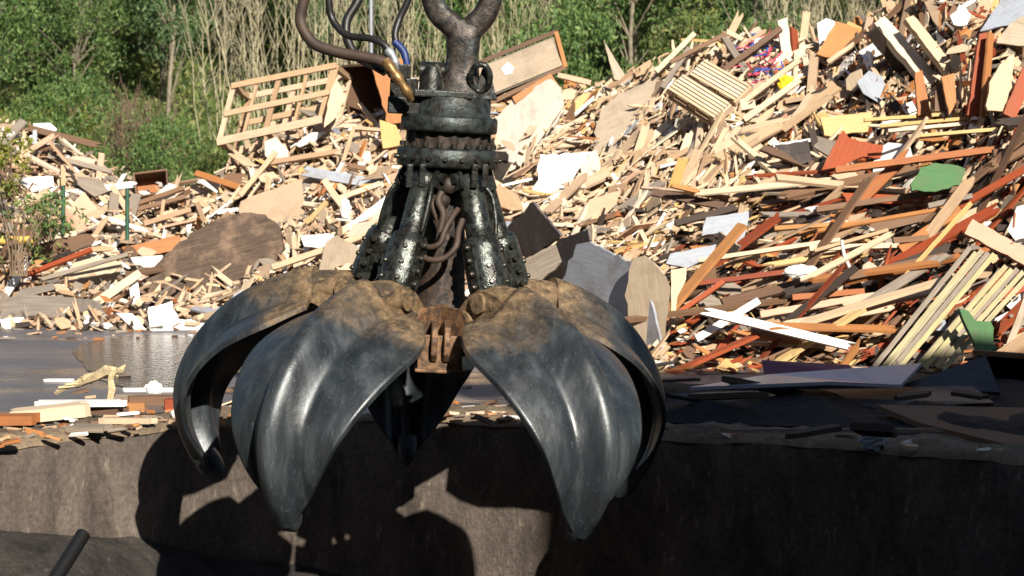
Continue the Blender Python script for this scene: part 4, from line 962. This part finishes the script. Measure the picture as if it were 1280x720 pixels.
def make_blade(hole=False):
    mb = MB(); rows = list(range(I0, 61)); n = len(US); m = len(rows); TH = .022
    V = [blade_pt(i, u) for i in rows for u in US] + [blade_pt(i, u, TH) for i in rows for u in US]; o = n * m
    skip = {(a, b) for a in range(12, 18) for b in range(35, 46) if (a - 14.5) ** 2 / 6 + (b - 40) ** 2 / 22 < 1} if hole else set()
    Fs = []
    for i in range(m - 1):
        for j in range(n - 1):
            a = i * n + j
            if (i, j) in skip: continue
            Fs.append([a, a + 1, a + n + 1, a + n]); Fs.append([o + a, o + a + n, o + a + n + 1, o + a + 1])
    mb.add(V, Fs, None, 0, True)
    E = []
    for i in range(m - 1): E += [[i * n, (i + 1) * n, o + (i + 1) * n, o + i * n], [i * n + n - 1, o + i * n + n - 1, o + (i + 1) * n + n - 1, (i + 1) * n + n - 1]]
    for j in range(n - 1): E += [[j, o + j, o + j + 1, j + 1], [(m - 1) * n + j, (m - 1) * n + j + 1, o + (m - 1) * n + j + 1, o + (m - 1) * n + j]]
    b = len(mb.v) - len(V)
    for f in E: mb.f.append([b + x for x in f]); mb.mi.append(0); mb.sm.append(False); mb.uv.append([(0, 0)] * 4)
    return mb
def ell_tube(mb, idx, wy, hn):
    """closed elliptic section swept along the spine"""
    V = []; n = 18
    for a, i in enumerate(idx):
        c = SP[i]; nn = spn(i)
        if nn.z < 0 and i < 40: nn = -nn
        for k in range(n):
            q = 6.2832 * k / n; V.append(c + Vector((0, math.cos(q) * wy[a], 0)) + nn * (math.sin(q) * hn[a] + hn[a] * .15))
    Fs = [[a * n + k, a * n + (k + 1) % n, (a + 1) * n + (k + 1) % n, (a + 1) * n + k] for a in range(len(idx) - 1) for k in range(n)]
    mb.add(V, Fs, None, 0, True); mb.add(V[:n], [list(range(n))]); mb.add(V[-n:], [list(range(n))])
idx = list(range(0, 31, 2)); kk = len(idx)
wy = [.062, .08, .095, .105, .11, .11, .106, .102, .098, .092, .085, .078, .073, .068, .055, .03]; hn = [.06, .075, .085, .088, .088, .088, .088, .09, .091, .07, .062, .057, .05, .04, .03, .012]
AZ_CLAW = [40, 113, 189, -103, -32]
blade_me = make_blade().build('blade', M['claw']).data; hole_me = make_blade(True).build('blade', M['claw']).data
for o in [x for x in COL.objects if x.name.startswith('blade')]: bpy.data.objects.remove(o)
mb = MB(); ell_tube(mb, idx, wy, hn)
for sg in (-1, 1):
    m_ = Matrix(((1, 0, 0, 0), (0, 0, 1, sg * .088), (0, 1, 0, 0), (0, 0, 0, 1)))
    mb.slab(m_, [(.25, -.045), (.36, -.045), (.5, .0), (.66, .075), (.60, .125), (.47, .165), (.40, .17), (.33, .13), (.25, .05)], .026)
    mb.tube([(.42, sg * .07, .11), (.42, sg * .122, .11)], .048, 18); mb.tube([(.33, sg * .07, .01), (.33, sg * .125, .01)], .052, 18)
arm_o = mb.build('claw_arm', M['claw']); arm_me = arm_o.data; bpy.data.objects.remove(arm_o)
# tooth: thick wedge at the tip
tp = SP[60]; td = (SP[60] - SP[55]).normalized(); tn = Vector((-td.z, 0, td.x)); tn = tn if tn.x > 0 else -tn
mb = MB()
secs = [(-.10, .06, .05), (-.05, .055, .055), (0, .046, .05), (.035, .032, .034), (.055, .016, .014)]
V = []
for s, a, b in secs:
    for k in range(12):
        q = 6.2832 * k / 12; cx = math.copysign(abs(math.cos(q)) ** .6, math.cos(q)); sx = math.copysign(abs(math.sin(q)) ** .6, math.sin(q))
        V.append(tp + td * s + Vector((0, cx * a, 0)) + tn * (sx * b + .012))
mb.add(V, [[a * 12 + k, a * 12 + (k + 1) % 12, (a + 1) * 12 + (k + 1) % 12, (a + 1) * 12 + k] for a in range(len(secs) - 1) for k in range(12)], None, 0, True)
mb.add(V[:12], [list(range(12))]); mb.add(V[-12:], [list(range(12))])
t_o = mb.build('tooth', M['claw'], bev=.004); tooth_me = t_o.data; bpy.data.objects.remove(t_o)
# knuckle: hinge eye with pin
mb = MB()
for s in (-1, 1):
    mb.tube([(.33, s * .055, .015), (.33, s * .085, .015)], .075, 20)
mb.tube([(.33, -.055, .015), (.33, .055, .015)], .055, 18)
mb.tube([(.40, -.035, .13), (.40, .035, .13)], .065, 18)
k_o = mb.build('hinge_knuckle', M['rustorange'], bev=.006); knuckle_me = k_o.data; bpy.data.objects.remove(k_o)
mb = MB(); mb.tube([(.33, -.105, .015), (.33, .105, .015)], .032, 14)
p_o = mb.build('hinge_pin', M['bolt']); pin_me = p_o.data; bpy.data.objects.remove(p_o)
# cylinder meshes in claw's radial plane
A0 = Vector((.17, 0, .66)); A1 = Vector((.375, 0, .115)); ax = (A1 - A0); al = ax.length; axn = ax.normalized(); side = Vector((0, 1, 0)); outw = side.cross(axn); outw = outw if outw.x > 0 else -outw
def along(d, off=Vector((0, 0, 0))): return A0 + axn * d + off
def lathe_along(mb, prof, n=24):
    V = []
    for r, d in prof:
        for k in range(n):
            q = 6.2832 * k / n; V.append(A0 + axn * d + (side * math.cos(q) + outw * math.sin(q)) * r)
    mb.add(V, [[a * n + k, a * n + (k + 1) % n, (a + 1) * n + (k + 1) % n, (a + 1) * n + k] for a in range(len(prof) - 1) for k in range(n)], None, 0, True)
mb = MB(); lathe_along(mb, [(.002, -.02), (.05, -.02), (.064, -.008), (.066, .05), (.06, .06), (.06, .3), (.066, .31), (.066, .33)])
o = mb.build('tube', M['cyl'], bev=.003); tube_me = o.data; bpy.data.objects.remove(o)
mb = MB(); lathe_along(mb, [(.062, .285), (.076, .286), (.082, .292), (.082, .305), (.088, .312), (.092, .34), (.093, .50), (.09, .53), (.086, .548), (.07, .556), (.002, .558)])
for s in (-1, 1):     # flanges the bolts sit on
    c = along(.43, side * s * .083 + outw * .02); mb.slab(frame(c, axn, side * s), clean(.22, .05), .022)
o = mb.build('guard_sleeve', M['cyl']); sleeve_me = o.data; bpy.data.objects.remove(o)
def bolt_at(p, d, r=.013, h=.016):
    mb = MB(); mb.tube([p - d * .01, p + d * h * .6, p + d * h], [r, r, r * .6], 8); return mb
bolts = []
for s in (-1, 1):
    for k in range(4): bolts.append(bolt_at(along(.335 + k * .062, side * s * .094 + outw * .02), side * s, .014, .02))
for s, k in ((1, 0), (1, 1), (1, 2), (-1, 1), (-1, 2)):
    d = (side * s * .55 + outw).normalized(); bolts.append(bolt_at(along(.36 + k * .075, d * .09), d, .012, .013))
bolt_mes = []
for b in bolts:
    o = b.build('bolt', M['bolt']); bolt_mes.append(o.data); bpy.data.objects.remove(o)
mb = MB(); pth = spline([along(.04, side * .062 + outw * .03), along(.1, side * .08 + outw * .045), along(.2, side * .082 + outw * .04), along(.27, side * .075 + outw * .03)], 12); mb.tube(pth, .011, 8)
o = mb.build('feed_pipe', M['grease']); pipe_me = o.data; bpy.data.objects.remove(o)
mb = MB()
for s in (-1, 1):
    mb.slab(frame(along(-.01, side * s * .075), axn, side * s), clean(.13, .075), .02); mb.tube([along(.0, side * s * .08), along(.0, side * s * .105)], .026, 12)
o = mb.build('clevis', M['grease'], bev=.004); clevis_me = o.data; bpy.data.objects.remove(o)

def part(name, me, parent, rz=None):
    o = bpy.data.objects.new(name, me); COL.objects.link(o); o.parent = parent
    if rz is not None: o.rotation_euler = (0, 0, rz)
    return o
OPEN = {40: (0, 1.0), 113: (0, .97), 189: (0, .98), -103: (0, 1.04), -32: (0, 1.03)}
for a in AZ_CLAW:
    rz = R(a - 90)       # azimuth measured from the front (-y), positive to the right (+x)
    c = part('claw', hole_me if a == 189 else blade_me, grab, rz); s = OPEN[a][1]; c.scale = (s, 1, 1)
    part('claw_arm', arm_me, c); part('tooth', tooth_me, c); part('hinge_knuckle', knuckle_me, c); part('hinge_pin', pin_me, c)
    y = part('hydraulic_cylinder', tube_me, grab, rz)
    part('guard_sleeve', sleeve_me, y); part('feed_pipe', pipe_me, y); part('clevis', clevis_me, y)
    for bm_ in bolt_mes: part('bolt', bm_, y)
# body
mb = MB()
def rr(q, r, z): return r
mb.lathe([(.002, .80), (.1, .80), (.1, .66), (.095, .5), (.105, .3), (.115, .12), (.125, .06), (.16, .02), (.2, -.02), (.215, -.08), (.2, -.14), (.15, -.17), (.002, -.17)], 44)
mb.build('column', M['rust'], grab)
mb = MB()
for a in AZ_CLAW:
    q = R(a - 90); d = Vector((math.cos(q), math.sin(q), 0)); s = Vector((-d.y, d.x, 0))
    for sg in (-1, 1): mb.slab(frame(d * .25 + s * sg * .118 + Vector((0, 0, -.02)), d, s), [(-.12, -.1), (.08, -.09), (.14, -.03), (.14, .05), (.08, .09), (-.12, .12)], .022)
mb.build('hinge_crown', M['rustorange'], grab, bev=.005)
for a in (3,):
    q = R(a - 90); d = Vector((math.cos(q), math.sin(q), 0)); s = Vector((-d.y, d.x, 0))
    mb = MB(); mb.slab(frame(d * .52 + Vector((0, 0, -.115)), s, d), clean(.2, .17), .022)
    for sg in (-.028, .028): mb.slab(frame(d * .52 + s * sg + Vector((0, 0, -.075)) + d * .025, d, s), [(-.3, -.09), (.0, -.085), (.035, -.02), (.03, .04), (0, .07), (-.3, .1)], .028)
    mb.slab(frame(d * .42 + Vector((0, 0, -.19)), s, Vector((0, 0, 1))), clean(.22, .26), .016)
    mb.build('front_lug_plate', M['rustorange'], grab, bev=.006)
mb = MB(); mb.lathe([(.002, .80), (.20, .80), (.232, .795), (.238, .785), (.238, .72), (.23, .708), (.19, .705), (.002, .705)], 60); mb.build('lower_ring', M['ring'], grab)
for k in range(20):
    q = 6.2832 * k / 20; d = Vector((math.cos(q), math.sin(q), 0)); mb = MB(); mb.tube([d * .238 + Vector((0, 0, .75)) - d * .004, d * .252 + Vector((0, 0, .75))], .012, 6); mb.build('ring_bolt', M['bolt'], grab)
    d = Vector((math.cos(q + .16), math.sin(q + .16), 0)); mb = MB(); mb.tube([d * .215 + Vector((0, 0, .80)), d * .215 + Vector((0, 0, .822))], .014, 6); mb.build('ring_bolt', M['bolt'], grab)
mb = MB(); mb.lathe([(.19, .795), (.19, .855), (.19, .885)], 128, fr=lambda q, r, z: r - .016 * abs(math.sin(q * 9)) ** .7 + .008); mb.build('scalloped_collar', M['rust'], grab)
mb = MB(); mb.lathe([(.002, .87), (.205, .87), (.222, .875), (.226, .885), (.226, .935), (.22, .945), (.19, .948), (.19, 1.03), (.182, 1.04), (.002, 1.04)], 60); mb.build('swivel_flange', M['ring'], grab)
mb = MB(); mb.slab(frame(Vector((-.21, -.03, .985)), Vector((1, 0, 0)), Vector((0, 0, 1))), clean(.15, .2), .08); mb.slab(frame(Vector((-.03, -.13, 1.045)), Vector((1, 0, 0)), Vector((0, 0, 1))), clean(.27, .1), .035)
mb.build('flange_bracket', M['ring'], grab, bev=.008)
mb = MB()
mb.box(Matrix.Translation((-.235, -.03, 1.09)), .09, .14, .17); mb.box(Matrix.Translation((-.18, -.08, 1.06)), .06, .07, .1); mb.tube([(-.09, -.06, 1.04), (-.09, -.06, 1.12), (-.085, -.06, 1.17)], [.06, .055, .035], 16)
mb.tube([(-.15, .0, 1.15), (-.02, .0, 1.15)], .045, 14)
mb.build('rotator_motor', M['grease'], grab, bev=.006)
# swivel neck
def loft(mb, secs, n=20):
    V = []
    for (cx, cy, z, a, b) in secs:
        for k in range(n):
            q = 6.2832 * k / n; c_, s_ = math.cos(q), math.sin(q); c_ = math.copysign(abs(c_) ** .6, c_); s_ = math.copysign(abs(s_) ** .6, s_); V.append((cx + c_ * a, cy + s_ * b, z))
    mb.add(V, [[a * n + k, a * n + (k + 1) % n, (a + 1) * n + (k + 1) % n, (a + 1) * n + k] for a in range(len(secs) - 1) for k in range(n)], None, 0, True)
    mb.add(V[:n], [list(range(n))[::-1]]); mb.add(V[-n:], [list(range(n))])
mb = MB(); loft(mb, [(.04, 0, 1.03, .13, .12), (.045, 0, 1.07, .105, .1), (.045, 0, 1.14, .085, .075), (.045, 0, 1.22, .075, .07), (.045, 0, 1.3, .08, .078), (.05, 0, 1.36, .085, .076), (.03, 0, 1.395, .06, .06)])
for x in (-.06, .16):
    mb.slab(frame(Vector((x - .01 if x < 0 else x, -.07, 1.1)), Vector((0, 0, 1)), Vector((0, -1, 0))), [(-.07, -.06), (.07, -.015), (.09, .0), (.07, .02), (-.07, .055)], .03)
mb.build('swivel_neck', M['yoke'], grab, bev=.006)
mb = MB(); ringp = [Vector((.135 + .045 * math.cos(q), -.1 - .02 * math.sin(q), 1.13 + .062 * math.sin(q))) for q in [6.2832 * k / 20 for k in range(21)]]; mb.tube(ringp, .015, 8, False); mb.build('shackle_ring', M['cyl'], grab)
# yoke: U fork rising out of the frame
def fork(pts, w0, w1, dy):
    P = spline(pts, 18); mb = MB(); V = []; n = 14
    for i, p in enumerate(P):
        t = (P[min(i + 1, 17)] - P[max(0, i - 1)]).normalized(); a = Vector((t.z, 0, -t.x)); wv = w0 + (w1 - w0) * i / 17
        for k in range(n):
            q = 6.2832 * k / n; c_ = math.copysign(abs(math.cos(q)) ** .5, math.cos(q)); s_ = math.copysign(abs(math.sin(q)) ** .5, math.sin(q)); V.append(p + a * c_ * wv + Vector((0, s_ * dy, 0)))
    mb.add(V, [[a * n + k, a * n + (k + 1) % n, (a + 1) * n + (k + 1) % n, (a + 1) * n + k] for a in range(17) for k in range(n)], None, 0, True); mb.add(V[:n], [list(range(n))]); mb.add(V[-n:], [list(range(n))]); return mb
fork([(.05, 0, 1.30), (.0, 0, 1.36), (-.075, 0, 1.42), (-.11, 0, 1.50), (-.115, 0, 1.62), (-.115, 0, 1.8), (-.115, 0, 2.0)], .06, .045, .07).build('yoke_fork', M['yoke'], grab)
fork([(.045, 0, 1.30), (.085, 0, 1.36), (.135, 0, 1.42), (.165, 0, 1.50), (.17, 0, 1.62), (.17, 0, 1.8), (.17, 0, 2.0)], .062, .045, .07).build('yoke_fork', M['yoke'], grab)
# small hoses between cylinders
def gl(px, py, dy):
    """pixel of the photograph at distance 10+dy, in the grab's own frame"""
    return grab_inv @ at(px, py, 10 + dy)
bpy.context.view_layer.update(); grab_inv = grab.matrix_world.inverted()
for pts, r in (([(526, 302, -.26), (536, 309, -.29), (550, 304, -.3), (556, 288, -.28), (566, 270, -.24), (572, 262, -.2)], .013), ([(523, 318, -.26), (538, 325, -.3), (556, 322, -.31), (570, 308, -.3), (573, 290, -.26), (578, 275, -.22)], .014), ([(552, 240, -.2), (548, 252, -.22), (554, 268, -.24), (550, 290, -.25)], .016), ([(545, 245, -.18), (541, 258, -.2), (547, 275, -.2)], .012)):
    mb = MB(); mb.tube(spline([gl(*p) for p in pts], 26), [r * (1 + .12 * (i % 2)) for i in range(26)], 9); mb.build('short_hose', M['hosebrown'], grab)
for (px, py, dy) in ((540, 228, -.16), (560, 232, -.16), (552, 250, -.15)):
    mb = MB(); c = gl(px, py, dy); mb.lathe([(.002, -.04), (.03, -.035), (.042, 0), (.03, .035), (.002, .04)], 12, Matrix.Translation(c)); mb.build('hose_manifold', M['rust'], grab)
# inner brackets hanging below the lower ring
for px in (528, 593, 512, 606):
    mb = MB(); mb.slab(frame(gl(px, 220, -.21), Vector((0, 0, 1)), Vector((0, -1, .1))), clean(.11, .03), .03); mb.build('ring_bracket', M['grease'], grab, bev=.006)
# supply hoses
def hose(pts, r, mat, label):
    P = spline([at(x, y, D) for x, y, D in pts], 60); o = MB(); o.tube(P, r, 12); ob = o.build('hydraulic_hose', M[mat], grab); ob.matrix_parent_inverse = grab_inv.copy(); ob['label'] = label; return ob
hose([(402, -120, 9.9), (392, -50, 9.9), (380, 0, 9.9), (376, 28, 9.9), (392, 54, 9.88), (425, 66, 9.85), (458, 72, 9.82), (480, 78, 9.8), (492, 93, 9.78)], .026, 'hosebrown', 'thick muddy brown hydraulic hose')
hose([(414, -120, 10.0), (412, -50, 10.0), (411, 0, 10.0), (416, 25, 10.0), (434, 44, 9.95), (462, 48, 9.9), (480, 56, 9.87), (490, 70, 9.86)], .017, 'rubber', 'thin black hydraulic hose')
hose([(480, -120, 10.15), (462, -40, 10.15), (448, 0, 10.12), (434, 25, 10.1), (434, 48, 10.08), (446, 70, 10.05), (468, 82, 10.02), (482, 90, 10)], .022, 'rubber', 'black hydraulic hose at the back')
hose([(530, -110, 10), (520, -40, 10), (510, 0, 10), (500, 22, 10), (494, 42, 9.98), (496, 56, 9.97)], .017, 'rubber', 'black hose with blue sleeve')
for nm, pts, rr_, mt in (('blue_sleeve', [(493, 52, 9.97), (503, 62, 9.96), (507, 72, 9.95), (509, 84, 9.93)], [.018] * 8 + [.016] * 4, 'bluesleeve'), ('brass_fitting', [(482, 76, 9.79), (489, 86, 9.77), (496, 96, 9.76), (503, 106, 9.76), (510, 116, 9.77), (513, 124, 9.8)], [.022, .026, .026, .021, .028, .028, .02, .018, .024, .024, .018, .018], 'brass'),
                            ('brass_fitting', [(484, 62, 9.86), (492, 72, 9.85), (495, 84, 9.85), (494, 96, 9.88)], [.018, .022, .022, .016, .016, .02, .02, .014, .014, .014, .014, .014], 'steelpole')):
    mb = MB(); mb.tube(spline([gl(x, y, d - 10) for x, y, d in pts], 12), rr_, 12); mb.build(nm, M[mt], grab)
